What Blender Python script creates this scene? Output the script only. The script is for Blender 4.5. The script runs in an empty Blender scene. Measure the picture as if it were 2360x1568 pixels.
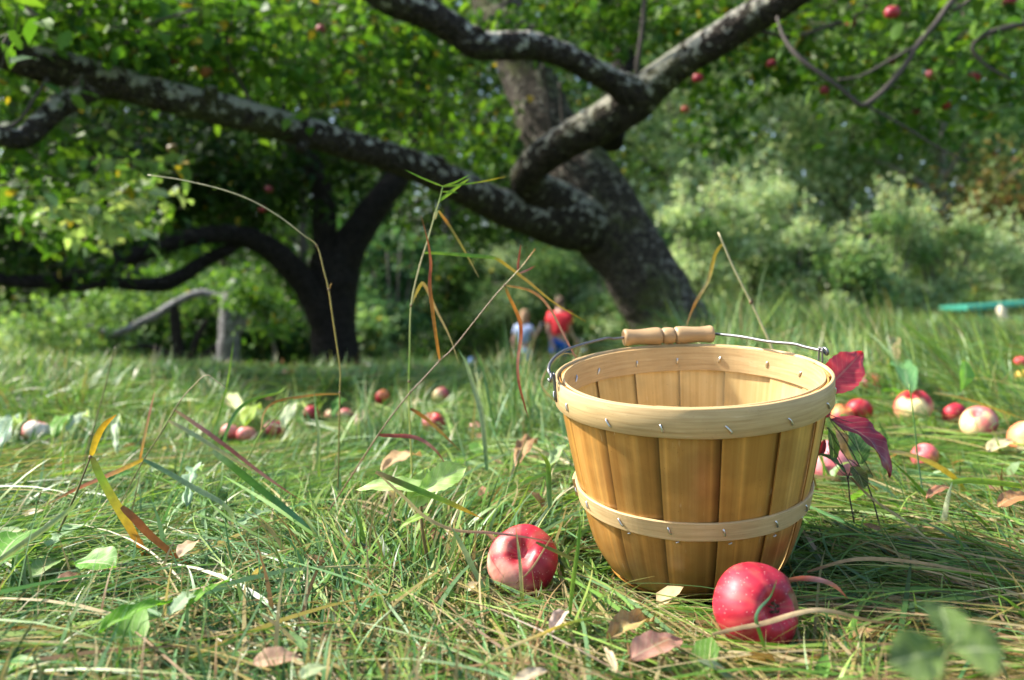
import bpy, math, random
import numpy as np
from mathutils import Vector, Matrix

random.seed(7)
rng = np.random.default_rng(11)
SC = bpy.context.scene
COL = SC.collection
R = math.radians

# ------------------------------------------------------------------ camera, sky, sun, exposure
F_PX, PCX, PCY = 1900.0, 1179.5, 784.0          # focal length and centre in the photo's 2359 px wide frame
CAM = np.array([0.0, 0.0, 0.272])
PITCH = R(2.53)
cam_d = bpy.data.cameras.new("camera")
cam = bpy.data.objects.new("camera", cam_d)
COL.objects.link(cam)
cam.location = CAM
cam.rotation_euler = (R(90) - PITCH, 0, 0)
cam_d.sensor_width = 36.0
cam_d.lens = F_PX / 2359.0 * 36.0
cam_d.clip_start = 0.02
cam_d.clip_end = 600.0
cam_d.dof.use_dof = True
cam_d.dof.focus_distance = 0.80
cam_d.dof.aperture_fstop = 4.5
SC.camera = cam

SUN_EL = R(43)
SUN_AZ = np.array([-0.96, 0.28])                 # horizontal direction towards the sun
SUN_AZ = SUN_AZ / np.linalg.norm(SUN_AZ)
sun_dir = Vector((SUN_AZ[0] * math.cos(SUN_EL), SUN_AZ[1] * math.cos(SUN_EL), math.sin(SUN_EL)))
world = bpy.data.worlds.new("World")
SC.world = world
world.use_nodes = True
wn = world.node_tree
sky = wn.nodes.new("ShaderNodeTexSky")
sky.sky_type = 'NISHITA'
sky.sun_disc = False
sky.sun_elevation = SUN_EL
sky.sun_rotation = math.atan2(SUN_AZ[0], SUN_AZ[1])
sky.air_density = 1.0
sky.dust_density = 2.0
bg = wn.nodes["Background"]
wn.links.new(sky.outputs[0], bg.inputs[0])
bg.inputs[1].default_value = 0.105
sun_l = bpy.data.lights.new("sun", 'SUN')
sun_l.energy = 3.9
sun_l.angle = R(2.5)
sun_l.color = (1.0, 0.94, 0.84)
sun_o = bpy.data.objects.new("sun", sun_l)
COL.objects.link(sun_o)
sun_o.rotation_euler = sun_dir.to_track_quat('Z', 'Y').to_euler()
SC.view_settings.view_transform = 'Standard'
SC.view_settings.look = 'None'
SC.view_settings.exposure = 1.72
SC.view_settings.gamma = 1.0
SC.render.engine = 'CYCLES'
SC.cycles.use_denoising = True
SC.cycles.use_adaptive_sampling = True
SC.cycles.adaptive_threshold = 0.02
SC.cycles.max_bounces = 8
SC.cycles.diffuse_bounces = 4
SC.cycles.glossy_bounces = 2
SC.cycles.transmission_bounces = 5
SC.cycles.sample_clamp_indirect = 6.0

# ------------------------------------------------------------------ geometry helpers
FWD = np.array([0, math.cos(PITCH), -math.sin(PITCH)])
UP = np.array([0, math.sin(PITCH), math.cos(PITCH)])
RT = np.array([1.0, 0, 0])


def W(px, py, d):
    """world point seen at photo pixel (px, py) at depth d metres"""
    return CAM + d * (FWD + RT * ((px - PCX) / F_PX) + UP * ((PCY - py) / F_PX))


def _hash(ix, iy, iz, seed):
    n = (ix.astype(np.int64) * 374761393 + iy.astype(np.int64) * 668265263 + iz.astype(np.int64) * 1274126177 + seed * 974711) & 0xFFFFFFFF
    n = ((n ^ (n >> 13)) * 1274126177) & 0xFFFFFFFF
    n = (n ^ (n >> 16)) & 0xFFFFFF
    return n / float(0xFFFFFF)


def vnoise(p, scale=1.0, seed=0):
    """value noise in 0..1 for an (N,3) array"""
    q = np.asarray(p, float) * scale
    i = np.floor(q).astype(np.int64)
    f = q - i
    f = f * f * (3 - 2 * f)
    out = 0
    for dx in (0, 1):
        for dy in (0, 1):
            for dz in (0, 1):
                w = (f[:, 0] if dx else 1 - f[:, 0]) * (f[:, 1] if dy else 1 - f[:, 1]) * (f[:, 2] if dz else 1 - f[:, 2])
                out = out + w * _hash(i[:, 0] + dx, i[:, 1] + dy, i[:, 2] + dz, seed)
    return out


def fbm(p, scale=1.0, seed=0, oct=3):
    a, s, t = 0.0, 1.0, 0.0
    for k in range(oct):
        a = a + s * vnoise(p, scale * 2 ** k, seed + k * 17)
        t += s
        s *= 0.5
    return a / t


def sstep(a, b, x):
    t = np.clip((x - a) / (b - a), 0, 1)
    return t * t * (3 - 2 * t)


def gz(x, y):
    """ground height"""
    x = np.atleast_1d(np.asarray(x, float)); y = np.atleast_1d(np.asarray(y, float))
    x, y = np.broadcast_arrays(x, y)
    yc = 3.1 + 7.8 * sstep(0.2, 2.5, x)
    s = np.maximum(0, y - yc)
    s = np.where(s < 1.0, s * s / 2, s - 0.5)
    z = -2.4 * (1 - np.exp(-0.08 * s))
    p = np.stack([x, y, np.zeros_like(x)], -1).reshape(-1, 3)
    b = ((fbm(p, 1.7, 3) - 0.5) * 0.05 + (vnoise(p, 0.5, 9) - 0.5) * 0.05).reshape(x.shape)
    near = np.exp(-((x - 0.2) ** 2 + (y - 0.8) ** 2) / 0.35)
    dip = -0.055 * np.exp(-((y - 1.95) / 0.6) ** 2) * sstep(0.45, -0.15, x)
    bowl = -0.036 * np.exp(-((x - 0.18) ** 2 + (y - 0.76) ** 2) / 0.05)
    return z + b * (1 - near) + dip + bowl


def gz1(x, y):
    return float(gz(x, y)[0])


def G(px, py, lift=0.0):
    """first ground point under a pixel"""
    d = 0.4
    while d < 60:
        p = W(px, py, d)
        if p[2] <= gz1(p[0], p[1]) + lift:
            return p, d
        d *= 1.01
    return W(px, py, 60), 60


def mesh_np(name, V, faces, mats=(), parent=None, col=None, uv=None, midx=None, smooth=True):
    """V (N,3); faces = list of int arrays (M,3) or (M,4); col (N,3); uv (N,2)"""
    V = np.asarray(V, np.float32)
    if isinstance(faces, np.ndarray):
        faces = [faces]
    faces = [np.asarray(f, np.int32) for f in faces if len(f)]
    me = bpy.data.meshes.new(name)
    me.vertices.add(len(V))
    me.vertices.foreach_set("co", V.ravel())
    loops = np.concatenate([f.ravel() for f in faces])
    sizes = np.concatenate([np.full(len(f), f.shape[1], np.int32) for f in faces])
    starts = np.concatenate([[0], np.cumsum(sizes)[:-1]]).astype(np.int32)
    me.loops.add(len(loops))
    me.loops.foreach_set("vertex_index", loops)
    me.polygons.add(len(sizes))
    me.polygons.foreach_set("loop_start", starts)
    me.polygons.foreach_set("loop_total", sizes)
    me.polygons.foreach_set("use_smooth", np.full(len(sizes), smooth, bool))
    if midx is not None:
        me.polygons.foreach_set("material_index", np.asarray(midx, np.int32))
    if uv is not None:
        l = me.uv_layers.new(name="UVMap")
        l.data.foreach_set("uv", np.asarray(uv, np.float32)[loops].ravel())
    if col is not None:
        c = me.color_attributes.new("Col", 'FLOAT_COLOR', 'POINT')
        c4 = np.ones((len(V), 4), np.float32)
        c4[:, :3] = col
        c.data.foreach_set("color", c4.ravel())
    me.update(calc_edges=True)
    for m in mats:
        me.materials.append(m)
    o = bpy.data.objects.new(name, me)
    COL.objects.link(o)
    if parent is not None:
        o.parent = parent
        o.matrix_parent_inverse = Matrix.Identity(4)
        me.transform(parent_world(parent).inverted())      # mesh data come in world space
    return o


def parent_world(o):
    m = o.matrix_basis.copy()
    while o.parent is not None:
        o = o.parent
        m = o.matrix_basis @ m
    return m


def thing(name, label, cat, loc, group=None, mat=None):
    o = bpy.data.objects.new(name, None)
    COL.objects.link(o)
    o.empty_display_size = 0.05
    if mat is not None:
        o.matrix_basis = mat
    else:
        o.location = [float(v) for v in loc]
    tag(o, label, cat, group)
    return o


def tag(o, label=None, cat=None, group=None, kind=None):
    if label: o["label"] = label
    if cat: o["category"] = cat
    if group: o["group"] = group
    if kind: o["kind"] = kind
    return o


class MB:
    """collects pieces into one mesh"""
    def __init__(s):
        s.v, s.f3, s.f4, s.c, s.u, s.n = [], [], [], [], [], 0
        s.m3, s.m4 = [], []

    def add(s, V, F, col=(1, 1, 1), uv=None, mi=0):
        V = np.asarray(V, float)
        F = np.asarray(F, int)
        if F.shape[1] == 3:
            s.f3.append(F + s.n); s.m3.append(np.full(len(F), mi))
        else:
            s.f4.append(F + s.n); s.m4.append(np.full(len(F), mi))
        c = np.asarray(col, float)
        s.c.append(np.broadcast_to(c, (len(V), 3)))
        s.u.append(np.zeros((len(V), 2)) if uv is None else uv)
        s.v.append(V)
        s.n += len(V)
        return s

    def add2(s, V, F3, F4, col, uv=None, mi=0):
        n0 = s.n
        s.add(V, F4, col, uv, mi)
        if len(F3):
            s.f3.append(np.asarray(F3, int) + n0); s.m3.append(np.full(len(F3), mi))

    def build(s, name, mats, parent=None, smooth=True):
        fs, ms = [], []
        if s.f3: fs.append(np.concatenate(s.f3)); ms.append(np.concatenate(s.m3))
        if s.f4: fs.append(np.concatenate(s.f4)); ms.append(np.concatenate(s.m4))
        return mesh_np(name, np.concatenate(s.v), fs, mats, parent, np.concatenate(s.c), np.concatenate(s.u), np.concatenate(ms), smooth)


def spline(P, n):
    """Catmull-Rom through rows of P (any width), n samples per span"""
    P = np.asarray(P, float)
    Q = np.vstack([2 * P[0] - P[1], P, 2 * P[-1] - P[-2]])
    out = []
    for i in range(1, len(Q) - 2):
        t = np.linspace(0, 1, n, endpoint=False)[:, None]
        p0, p1, p2, p3 = Q[i - 1], Q[i], Q[i + 1], Q[i + 2]
        out.append(0.5 * ((2 * p1) + (-p0 + p2) * t + (2 * p0 - 5 * p1 + 4 * p2 - p3) * t ** 2 + (-p0 + 3 * p1 - 3 * p2 + p3) * t ** 3))
    out.append(P[-1:])
    return np.vstack(out)


def frames(P):
    T = np.gradient(P, axis=0)
    T /= np.linalg.norm(T, axis=1, keepdims=True) + 1e-12
    a = np.array([0, 0, 1.0]) if abs(T[0][2]) < 0.9 else np.array([1.0, 0, 0])
    n = np.cross(T[0], a); n /= np.linalg.norm(n)
    N = [n]
    for i in range(1, len(P)):
        n = N[-1] - T[i] * (N[-1] @ T[i])
        n /= np.linalg.norm(n) + 1e-12
        N.append(n)
    N = np.array(N)
    return T, N, np.cross(T, N)


def tube(P, r, seg=8, rough=0.0, nscale=8.0, seed=0, cap=True):
    P = np.asarray(P, float); r = np.broadcast_to(np.asarray(r, float), (len(P),))
    T, N, B = frames(P)
    a = np.linspace(0, 2 * np.pi, seg, endpoint=False)
    dirs = N[:, None] * np.cos(a)[None, :, None] + B[:, None] * np.sin(a)[None, :, None]
    V = P[:, None] + dirs * r[:, None, None]
    if rough:
        q = V.reshape(-1, 3)
        k = (fbm(q, nscale, seed, 3) - 0.5) * 2 * rough + (vnoise(q, nscale * 0.25, seed + 5) - 0.5) * rough * 1.6
        V = V + dirs * (k.reshape(V.shape[:2]) * r[:, None])[..., None]
    n = len(P)
    i = np.arange(n - 1)[:, None] * seg; j = np.arange(seg)[None]
    j2 = (j + 1) % seg
    F = np.stack([i + j, i + j2, i + seg + j2, i + seg + j], -1).reshape(-1, 4)
    V = V.reshape(-1, 3)
    F3 = np.zeros((0, 3), int)
    if cap:
        V = np.vstack([V, P[:1], P[-1:]])
        b, t = n * seg, n * seg + 1
        jj = np.arange(seg); jn = (jj + 1) % seg
        F3 = np.vstack([np.stack([np.full(seg, b), jn, jj], -1), np.stack([np.full(seg, t), (n - 1) * seg + jj, (n - 1) * seg + jn], -1)])
    L = np.concatenate([[0], np.cumsum(np.linalg.norm(np.diff(P, axis=0), axis=1))])
    uv = np.stack([np.tile(np.arange(seg) / seg, n), np.repeat(L, seg)], -1)
    if cap: uv = np.vstack([uv, [[0, 0], [0, L[-1]]]])
    return V, F3, F, uv


def put_tube(mb, P, r, seg=8, col=(1, 1, 1), mi=0, **k):
    V, F3, F, uv = tube(P, r, seg, **k)
    mb.add2(V, F3, F, col, uv, mi)
    return mb


def ribbon(P, w, side=None, fold=0.25, twist=0.0):
    """leaf-like strip with a folded midrib, flat to the view by default"""
    P = np.asarray(P, float); n = len(P)
    w = np.broadcast_to(np.asarray(w, float), (n,))
    T = np.gradient(P, axis=0); T /= np.linalg.norm(T, axis=1, keepdims=True) + 1e-12
    ref = (P - CAM) if side is None else np.broadcast_to(np.asarray(side, float), (n, 3))
    S = np.cross(T, ref); S /= np.linalg.norm(S, axis=1, keepdims=True) + 1e-12
    Nn = np.cross(S, T)
    tw = np.broadcast_to(np.asarray(twist, float), (n,)) if np.ndim(twist) else np.linspace(0, twist, n)
    S2 = S * np.cos(tw)[:, None] + Nn * np.sin(tw)[:, None]
    N2 = np.cross(S2, T)
    V = np.stack([P - S2 * w[:, None] / 2 + N2 * (fold * w / 2)[:, None], P, P + S2 * w[:, None] / 2 + N2 * (fold * w / 2)[:, None]], 1).reshape(-1, 3)
    i = np.arange(n - 1)[:, None] * 3; j = np.arange(2)[None]
    Fq = np.stack([i + j, i + j + 1, i + 3 + j + 1, i + 3 + j], -1).reshape(-1, 4)
    uv = np.stack([np.tile([-1, 0, 1], n), np.repeat(np.linspace(0, 1, n), 3)], -1).astype(float)
    return V, Fq, uv


def grad(stops, t):
    """colour ramp: stops [(pos, (r,g,b)), ...]"""
    xs = [s[0] for s in stops]
    return np.stack([np.interp(t, xs, [s[1][k] for s in stops]) for k in range(3)], -1)


# ------------------------------------------------------------------ materials
def new_mat(name):
    m = bpy.data.materials.new(name)
    m.use_nodes = True
    nt = m.node_tree
    nt.nodes.clear()
    out = nt.nodes.new("ShaderNodeOutputMaterial")
    return m, nt, out


def N_(nt, t, **k):
    n = nt.nodes.new(t)
    for a, v in k.items():
        if a in n.inputs.keys(): n.inputs[a].default_value = v
        else: setattr(n, a, v)
    return n


def ramp(nt, fac, stops):
    n = nt.nodes.new("ShaderNodeValToRGB")
    e = n.color_ramp.elements
    while len(e) < len(stops): e.new(0.5)
    for i, (p, c) in enumerate(stops):
        e[i].position = p
        e[i].color = (*c, 1) if len(c) == 3 else c
    nt.links.new(fac, n.inputs[0])
    return n


def mixc(nt, a, b, fac, mode='MIX'):
    n = nt.nodes.new("ShaderNodeMix")
    n.data_type = 'RGBA'
    n.blend_type = mode
    for s, v in ((0, fac), (6, a), (7, b)):
        if hasattr(v, "is_linked"): nt.links.new(v, n.inputs[s])
        else: n.inputs[s].default_value = v if s == 0 else (*v, 1)
    return n.outputs[2]


def math_(nt, op, a, b=0.0, c=None):
    n = nt.nodes.new("ShaderNodeMath")
    n.operation = op
    for s, v in enumerate((a, b) if c is None else (a, b, c)):
        if hasattr(v, "is_linked"): nt.links.new(v, n.inputs[s])
        else: n.inputs[s].default_value = v
    return n.outputs[0]


def leaf_mat(name, trans=0.4, rough=0.45, spec=0.4, noise=60.0, tint=(1.3, 1.25, 0.5), vein=0.0, var=0.35):
    m, nt, out = new_mat(name)
    at = N_(nt, "ShaderNodeAttribute", attribute_name="Col")
    geo = N_(nt, "ShaderNodeNewGeometry")
    nz = N_(nt, "ShaderNodeTexNoise", Scale=noise, Detail=3.0)
    nt.links.new(geo.outputs["Position"], nz.inputs["Vector"])
    v = math_(nt, 'MULTIPLY_ADD', nz.outputs[0], 2 * var, 1 - var)
    c = mixc(nt, at.outputs[0], v, 1.0, 'MULTIPLY')
    if vein:
        uvn = N_(nt, "ShaderNodeUVMap", uv_map="UVMap")
        sp = N_(nt, "ShaderNodeSeparateXYZ")
        nt.links.new(uvn.outputs[0], sp.inputs[0])
        au = math_(nt, 'ABSOLUTE', sp.outputs[0])
        mid = math_(nt, 'LESS_THAN', au, 0.05)
        ph = math_(nt, 'MULTIPLY_ADD', sp.outputs[1], 9.0, math_(nt, 'MULTIPLY', au, -2.2))
        fr = math_(nt, 'FRACT', ph)
        ln = math_(nt, 'LESS_THAN', fr, 0.11)
        ve = math_(nt, 'MAXIMUM', mid, math_(nt, 'MULTIPLY', ln, 0.6))
        c = mixc(nt, c, mixc(nt, c, (0.55, 0.6, 0.35), 0.5), math_(nt, 'MULTIPLY', ve, vein))
    p = N_(nt, "ShaderNodeBsdfPrincipled", Roughness=rough)
    p.inputs["Specular IOR Level"].default_value = spec
    nt.links.new(c, p.inputs["Base Color"])
    if trans:
        tr = N_(nt, "ShaderNodeBsdfTranslucent")
        nt.links.new(mixc(nt, c, tint, 1.0, 'MULTIPLY'), tr.inputs[0])
        mx = N_(nt, "ShaderNodeMixShader")
        mx.inputs[0].default_value = trans
        nt.links.new(p.outputs[0], mx.inputs[1])
        nt.links.new(tr.outputs[0], mx.inputs[2])
        nt.links.new(mx.outputs[0], out.inputs[0])
    else:
        nt.links.new(p.outputs[0], out.inputs[0])
    return m


def plain_mat(name, rough=0.6, metal=0.0, spec=0.5, noise=0.0, amp=0.3, bump=0.0, color=None):
    m, nt, out = new_mat(name)
    p = N_(nt, "ShaderNodeBsdfPrincipled", Roughness=rough, Metallic=metal)
    p.inputs["Specular IOR Level"].default_value = spec
    if color is None:
        c = N_(nt, "ShaderNodeAttribute", attribute_name="Col").outputs[0]
    else:
        rgb = N_(nt, "ShaderNodeRGB"); rgb.outputs[0].default_value = (*color, 1); c = rgb.outputs[0]
    if noise:
        geo = N_(nt, "ShaderNodeNewGeometry")
        nz = N_(nt, "ShaderNodeTexNoise", Scale=noise, Detail=4.0)
        nt.links.new(geo.outputs["Position"], nz.inputs["Vector"])
        c = mixc(nt, c, math_(nt, 'MULTIPLY_ADD', nz.outputs[0], 2 * amp, 1 - amp), 1.0, 'MULTIPLY')
        if bump:
            b = N_(nt, "ShaderNodeBump", Strength=bump, Distance=0.004)
            nt.links.new(nz.outputs[0], b.inputs["Height"])
            nt.links.new(b.outputs[0], p.inputs["Normal"])
    nt.links.new(c, p.inputs["Base Color"])
    nt.links.new(p.outputs[0], out.inputs[0])
    return m


def bark_mat(name, dark=(0.035, 0.026, 0.02), mid=(0.10, 0.078, 0.056), lichen=(0.42, 0.39, 0.32), cover=0.5, moss=0.0, sc=1.0):
    m, nt, out = new_mat(name)
    geo = N_(nt, "ShaderNodeNewGeometry")
    pos = geo.outputs["Position"]
    n1 = N_(nt, "ShaderNodeTexNoise", Scale=26.0 * sc, Detail=5.0, Roughness=0.65)
    n2 = N_(nt, "ShaderNodeTexNoise", Scale=19.0 * sc, Detail=6.0, Roughness=0.66)
    n3 = N_(nt, "ShaderNodeTexNoise", Scale=3.0, Detail=2.0)
    vo = N_(nt, "ShaderNodeTexVoronoi", Scale=34.0 * sc, feature='DISTANCE_TO_EDGE')
    for n in (n1, n2, n3, vo): nt.links.new(pos, n.inputs["Vector"])
    base = ramp(nt, n1.outputs[0], [(0.32, dark), (0.62, mid), (0.8, tuple(c * 1.5 for c in mid))]).outputs[0]
    cr = ramp(nt, vo.outputs["Distance"], [(0.0, (0.35, 0.35, 0.35)), (0.16, (1, 1, 1))]).outputs[0]
    base = mixc(nt, base, cr, 1.0, 'MULTIPLY')
    # lichen grows in flakes, mostly on the weather side
    nz = N_(nt, "ShaderNodeSeparateXYZ")
    nt.links.new(geo.outputs["Normal"], nz.inputs[0])
    topw = math_(nt, 'MULTIPLY_ADD', nz.outputs[2], 0.11, cover - 0.5)
    f = math_(nt, 'ADD', n2.outputs[0], topw)
    f = math_(nt, 'ADD', f, math_(nt, 'MULTIPLY_ADD', n3.outputs[0], 0.25, -0.125))
    lf = ramp(nt, f, [(0.53, (0, 0, 0)), (0.57, (1, 1, 1))]).outputs[0]
    lc = ramp(nt, n1.outputs[0], [(0.3, tuple(c * 0.55 for c in lichen)), (0.65, lichen)]).outputs[0]
    c = mixc(nt, base, lc, lf)
    if moss:
        mf = ramp(nt, math_(nt, 'ADD', math_(nt, 'MULTIPLY', n3.outputs[0], 0.75), math_(nt, 'ADD', math_(nt, 'MULTIPLY', n2.outputs[0], 0.5), math_(nt, 'MULTIPLY', n1.outputs[0], 0.35))), [(0.80, (0, 0, 0)), (0.95, (0.85, 0.85, 0.85))]).outputs[0]
        c = mixc(nt, c, (0.07, 0.085, 0.02), math_(nt, 'MULTIPLY', mf, moss))
    p = N_(nt, "ShaderNodeBsdfPrincipled", Roughness=0.9)
    p.inputs["Specular IOR Level"].default_value = 0.2
    nt.links.new(c, p.inputs["Base Color"])
    h = math_(nt, 'ADD', math_(nt, 'MULTIPLY', vo.outputs["Distance"], 1.5), n1.outputs[0])
    b = N_(nt, "ShaderNodeBump", Strength=1.0, Distance=0.022)
    nt.links.new(h, b.inputs["Height"])
    nt.links.new(b.outputs[0], p.inputs["Normal"])
    nt.links.new(p.outputs[0], out.inputs[0])
    return m


def wood_mat(name, a, b, c_, sx=220.0, sy=5.0, rough=0.45, spec=0.4, bump=0.25, blot=0.0, streak=0.5):
    """wood grain along v of the UV map, tinted by the Col attribute"""
    m, nt, out = new_mat(name)
    uvn = N_(nt, "ShaderNodeUVMap", uv_map="UVMap")
    mp = N_(nt, "ShaderNodeMapping"); mp.inputs["Scale"].default_value = (sx, sy, 1)
    nt.links.new(uvn.outputs[0], mp.inputs[0])
    n1 = N_(nt, "ShaderNodeTexNoise", Scale=1.0, Detail=5.0, Roughness=0.6)
    nt.links.new(mp.outputs[0], n1.inputs["Vector"])
    mp2 = N_(nt, "ShaderNodeMapping"); mp2.inputs["Scale"].default_value = (sx * 0.18, sy * 0.8, 1)
    nt.links.new(uvn.outputs[0], mp2.inputs[0])
    n2 = N_(nt, "ShaderNodeTexNoise", Scale=1.0, Detail=4.0, Roughness=0.55)
    nt.links.new(mp2.outputs[0], n2.inputs["Vector"])
    f = math_(nt, 'ADD', math_(nt, 'MULTIPLY', n1.outputs[0], 1 - streak), math_(nt, 'MULTIPLY', n2.outputs[0], streak))
    c = ramp(nt, f, [(0.32, a), (0.5, b), (0.68, c_)]).outputs[0]
    at = N_(nt, "ShaderNodeAttribute", attribute_name="Col")
    c = mixc(nt, c, at.outputs[0], 1.0, 'MULTIPLY')
    if blot:
        geo = N_(nt, "ShaderNodeNewGeometry")
        n3 = N_(nt, "ShaderNodeTexNoise", Scale=24.0, Detail=3.0)
        nt.links.new(geo.outputs["Position"], n3.inputs["Vector"])
        bl = ramp(nt, n3.outputs[0], [(0.42, (1 - blot,) * 3), (0.6, (1, 1, 1))]).outputs[0]
        c = mixc(nt, c, bl, 1.0, 'MULTIPLY')
        n4 = N_(nt, "ShaderNodeTexNoise", Scale=700.0, Detail=2.0)
        nt.links.new(geo.outputs["Position"], n4.inputs["Vector"])
        sp = ramp(nt, n4.outputs[0], [(0.24, (0.45, 0.4, 0.35)), (0.3, (1, 1, 1))]).outputs[0]
        c = mixc(nt, c, sp, 1.0, 'MULTIPLY')
        mp5 = N_(nt, "ShaderNodeMapping"); mp5.inputs["Scale"].default_value = (sx * 1.6, sy * 16, 1) if sx > sy else (sx * 2, sy * 1.2, 1)
        nt.links.new(uvn.outputs[0], mp5.inputs[0])
        n6 = N_(nt, "ShaderNodeTexNoise", Scale=1.0, Detail=3.0)
        nt.links.new(mp5.outputs[0], n6.inputs["Vector"])
        sc_ = math_(nt, 'MULTIPLY', ramp(nt, n6.outputs[0], [(0.64, (0, 0, 0)), (0.7, (1, 1, 1))]).outputs[0], ramp(nt, n3.outputs[0], [(0.5, (0, 0, 0)), (0.62, (1, 1, 1))]).outputs[0])
        c = mixc(nt, c, (0.70, 0.56, 0.36), math_(nt, 'MULTIPLY', sc_, 0.45))
    p = N_(nt, "ShaderNodeBsdfPrincipled", Roughness=rough)
    p.inputs["Specular IOR Level"].default_value = spec
    nt.links.new(c, p.inputs["Base Color"])
    bm = N_(nt, "ShaderNodeBump", Strength=bump, Distance=0.0008)
    nt.links.new(f, bm.inputs["Height"])
    nt.links.new(bm.outputs[0], p.inputs["Normal"])
    nt.links.new(p.outputs[0], out.inputs[0])
    return m


M = {}
M['leaf'] = leaf_mat("apple_leaf", 0.43, 0.55, 0.2, 25.0, tint=(1.3, 1.35, 0.5))
M['far_leaf'] = leaf_mat("far_foliage", 0.48, 0.6, 0.2, 1.2, tint=(1.15, 1.2, 0.75), var=0.3)
M['grass'] = leaf_mat("grass_blade", 0.32, 0.42, 0.35, 30.0, tint=(1.2, 1.2, 0.7), var=0.25)
M['blade'] = leaf_mat("broad_blade", 0.35, 0.48, 0.3, 160.0, tint=(1.2, 1.1, 0.6), var=0.45)
M['weed'] = leaf_mat("weed_leaf", 0.35, 0.5, 0.3, 140.0, tint=(1.2, 1.25, 0.5), vein=1.0, var=0.45)
M['dry'] = leaf_mat("dry_leaf", 0.18, 0.6, 0.3, 130.0, tint=(1.1, 0.95, 0.7), vein=0.6, var=0.5)
M['redleaf'] = leaf_mat("red_leaf", 0.3, 0.36, 0.5, 130.0, tint=(1.5, 0.5, 0.5), vein=0.4, var=0.45)
M['stem'] = plain_mat("plant_stem", 0.5, noise=120.0, amp=0.25)
M['bark'] = bark_mat("lichen_bark", dark=(0.018, 0.013, 0.010), mid=(0.06, 0.047, 0.035), lichen=(0.50, 0.48, 0.40), cover=0.49, moss=0.5)
M['bark_trunk'] = bark_mat("trunk_bark", dark=(0.026, 0.021, 0.017), mid=(0.115, 0.096, 0.076), lichen=(0.36, 0.33, 0.27), cover=0.455, moss=1.0, sc=1.0)
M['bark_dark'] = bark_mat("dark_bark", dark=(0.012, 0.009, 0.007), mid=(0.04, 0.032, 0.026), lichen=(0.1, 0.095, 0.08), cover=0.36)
M['bark_grey'] = bark_mat("grey_bark", dark=(0.09, 0.085, 0.085), mid=(0.28, 0.27, 0.27), lichen=(0.42, 0.41, 0.41), cover=0.5)
M['twig'] = plain_mat("twig_bark", 0.85, noise=60.0, amp=0.3)
M['metal'] = plain_mat("galvanised_wire", 0.5, 1.0, color=(0.20, 0.20, 0.205), noise=200.0, amp=0.25)
M['staple'] = plain_mat("staple_steel", 0.3, 1.0, color=(0.65, 0.65, 0.66))
M['cloth'] = plain_mat("cloth", 0.85, noise=40.0, amp=0.12)
M['skin'] = plain_mat("skin", 0.55, color=(0.50, 0.30, 0.22))
M['paint'] = plain_mat("painted_board", 0.5, noise=8.0, amp=0.12)
M['stave'] = wood_mat("basket_stave", (0.34, 0.15, 0.028), (0.47, 0.232, 0.05), (0.57, 0.32, 0.085), 200.0, 4.0, 0.34, 0.5, blot=0.24)
M['stave_in'] = wood_mat("basket_inside", (0.50, 0.33, 0.11), (0.63, 0.45, 0.18), (0.71, 0.54, 0.25), 240.0, 4.0, 0.5, 0.3, blot=0.16)
M['band'] = wood_mat("basket_band", (0.40, 0.26, 0.11), (0.52, 0.36, 0.17), (0.60, 0.44, 0.23), 20.0, 420.0, 0.55, 0.3, blot=0.1, streak=0.35)
M['grip'] = wood_mat("turned_grip", (0.30, 0.18, 0.075), (0.45, 0.29, 0.14), (0.53, 0.36, 0.19), 30.0, 90.0, 0.5, 0.4, blot=0.15)

# ------------------------------------------------------------------ ground
def axis_coords(lo, hi, fine_lo, fine_hi, step, grow=1.18):
    c = list(np.arange(fine_lo, fine_hi + 1e-6, step))
    s, x = step, c[-1]
    while x < hi: s *= grow; x += s; c.append(x)
    s, x = step, c[0]
    while x > lo: s *= grow; x -= s; c.insert(0, x)
    return np.array(c)


gx = axis_coords(-220, 220, -2.6, 4.0, 0.06)
gy = axis_coords(-40, 320, 0.2, 6.0, 0.06)
XX, YY = np.meshgrid(gx, gy)
ZZ = gz(XX, YY)
nx, ny = len(gx), len(gy)
ii = np.arange(ny - 1)[:, None] * nx; jj = np.arange(nx - 1)[None]
GF = np.stack([ii + jj, ii + jj + 1, ii + nx + jj + 1, ii + nx + jj], -1).reshape(-1, 4)
gm, nt, out = new_mat("meadow_soil")
geo = N_(nt, "ShaderNodeNewGeometry")
n1 = N_(nt, "ShaderNodeTexNoise", Scale=35.0, Detail=5.0)
n2 = N_(nt, "ShaderNodeTexNoise", Scale=1.3, Detail=3.0)
for n in (n1, n2): nt.links.new(geo.outputs["Position"], n.inputs["Vector"])
c1 = ramp(nt, n1.outputs[0], [(0.3, (0.03, 0.045, 0.012)), (0.5, (0.06, 0.10, 0.022)), (0.7, (0.13, 0.12, 0.05))]).outputs[0]
c1 = mixc(nt, c1, math_(nt, 'MULTIPLY_ADD', n2.outputs[0], 1.0, 0.5), 1.0, 'MULTIPLY')
pb = N_(nt, "ShaderNodeBsdfPrincipled", Roughness=0.95)
pb.inputs["Specular IOR Level"].default_value = 0.1
nt.links.new(c1, pb.inputs["Base Color"])
nt.links.new(pb.outputs[0], out.inputs[0])
tag(mesh_np("ground", np.stack([XX, YY, ZZ], -1).reshape(-1, 3), GF, [gm]), kind='structure')

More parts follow.
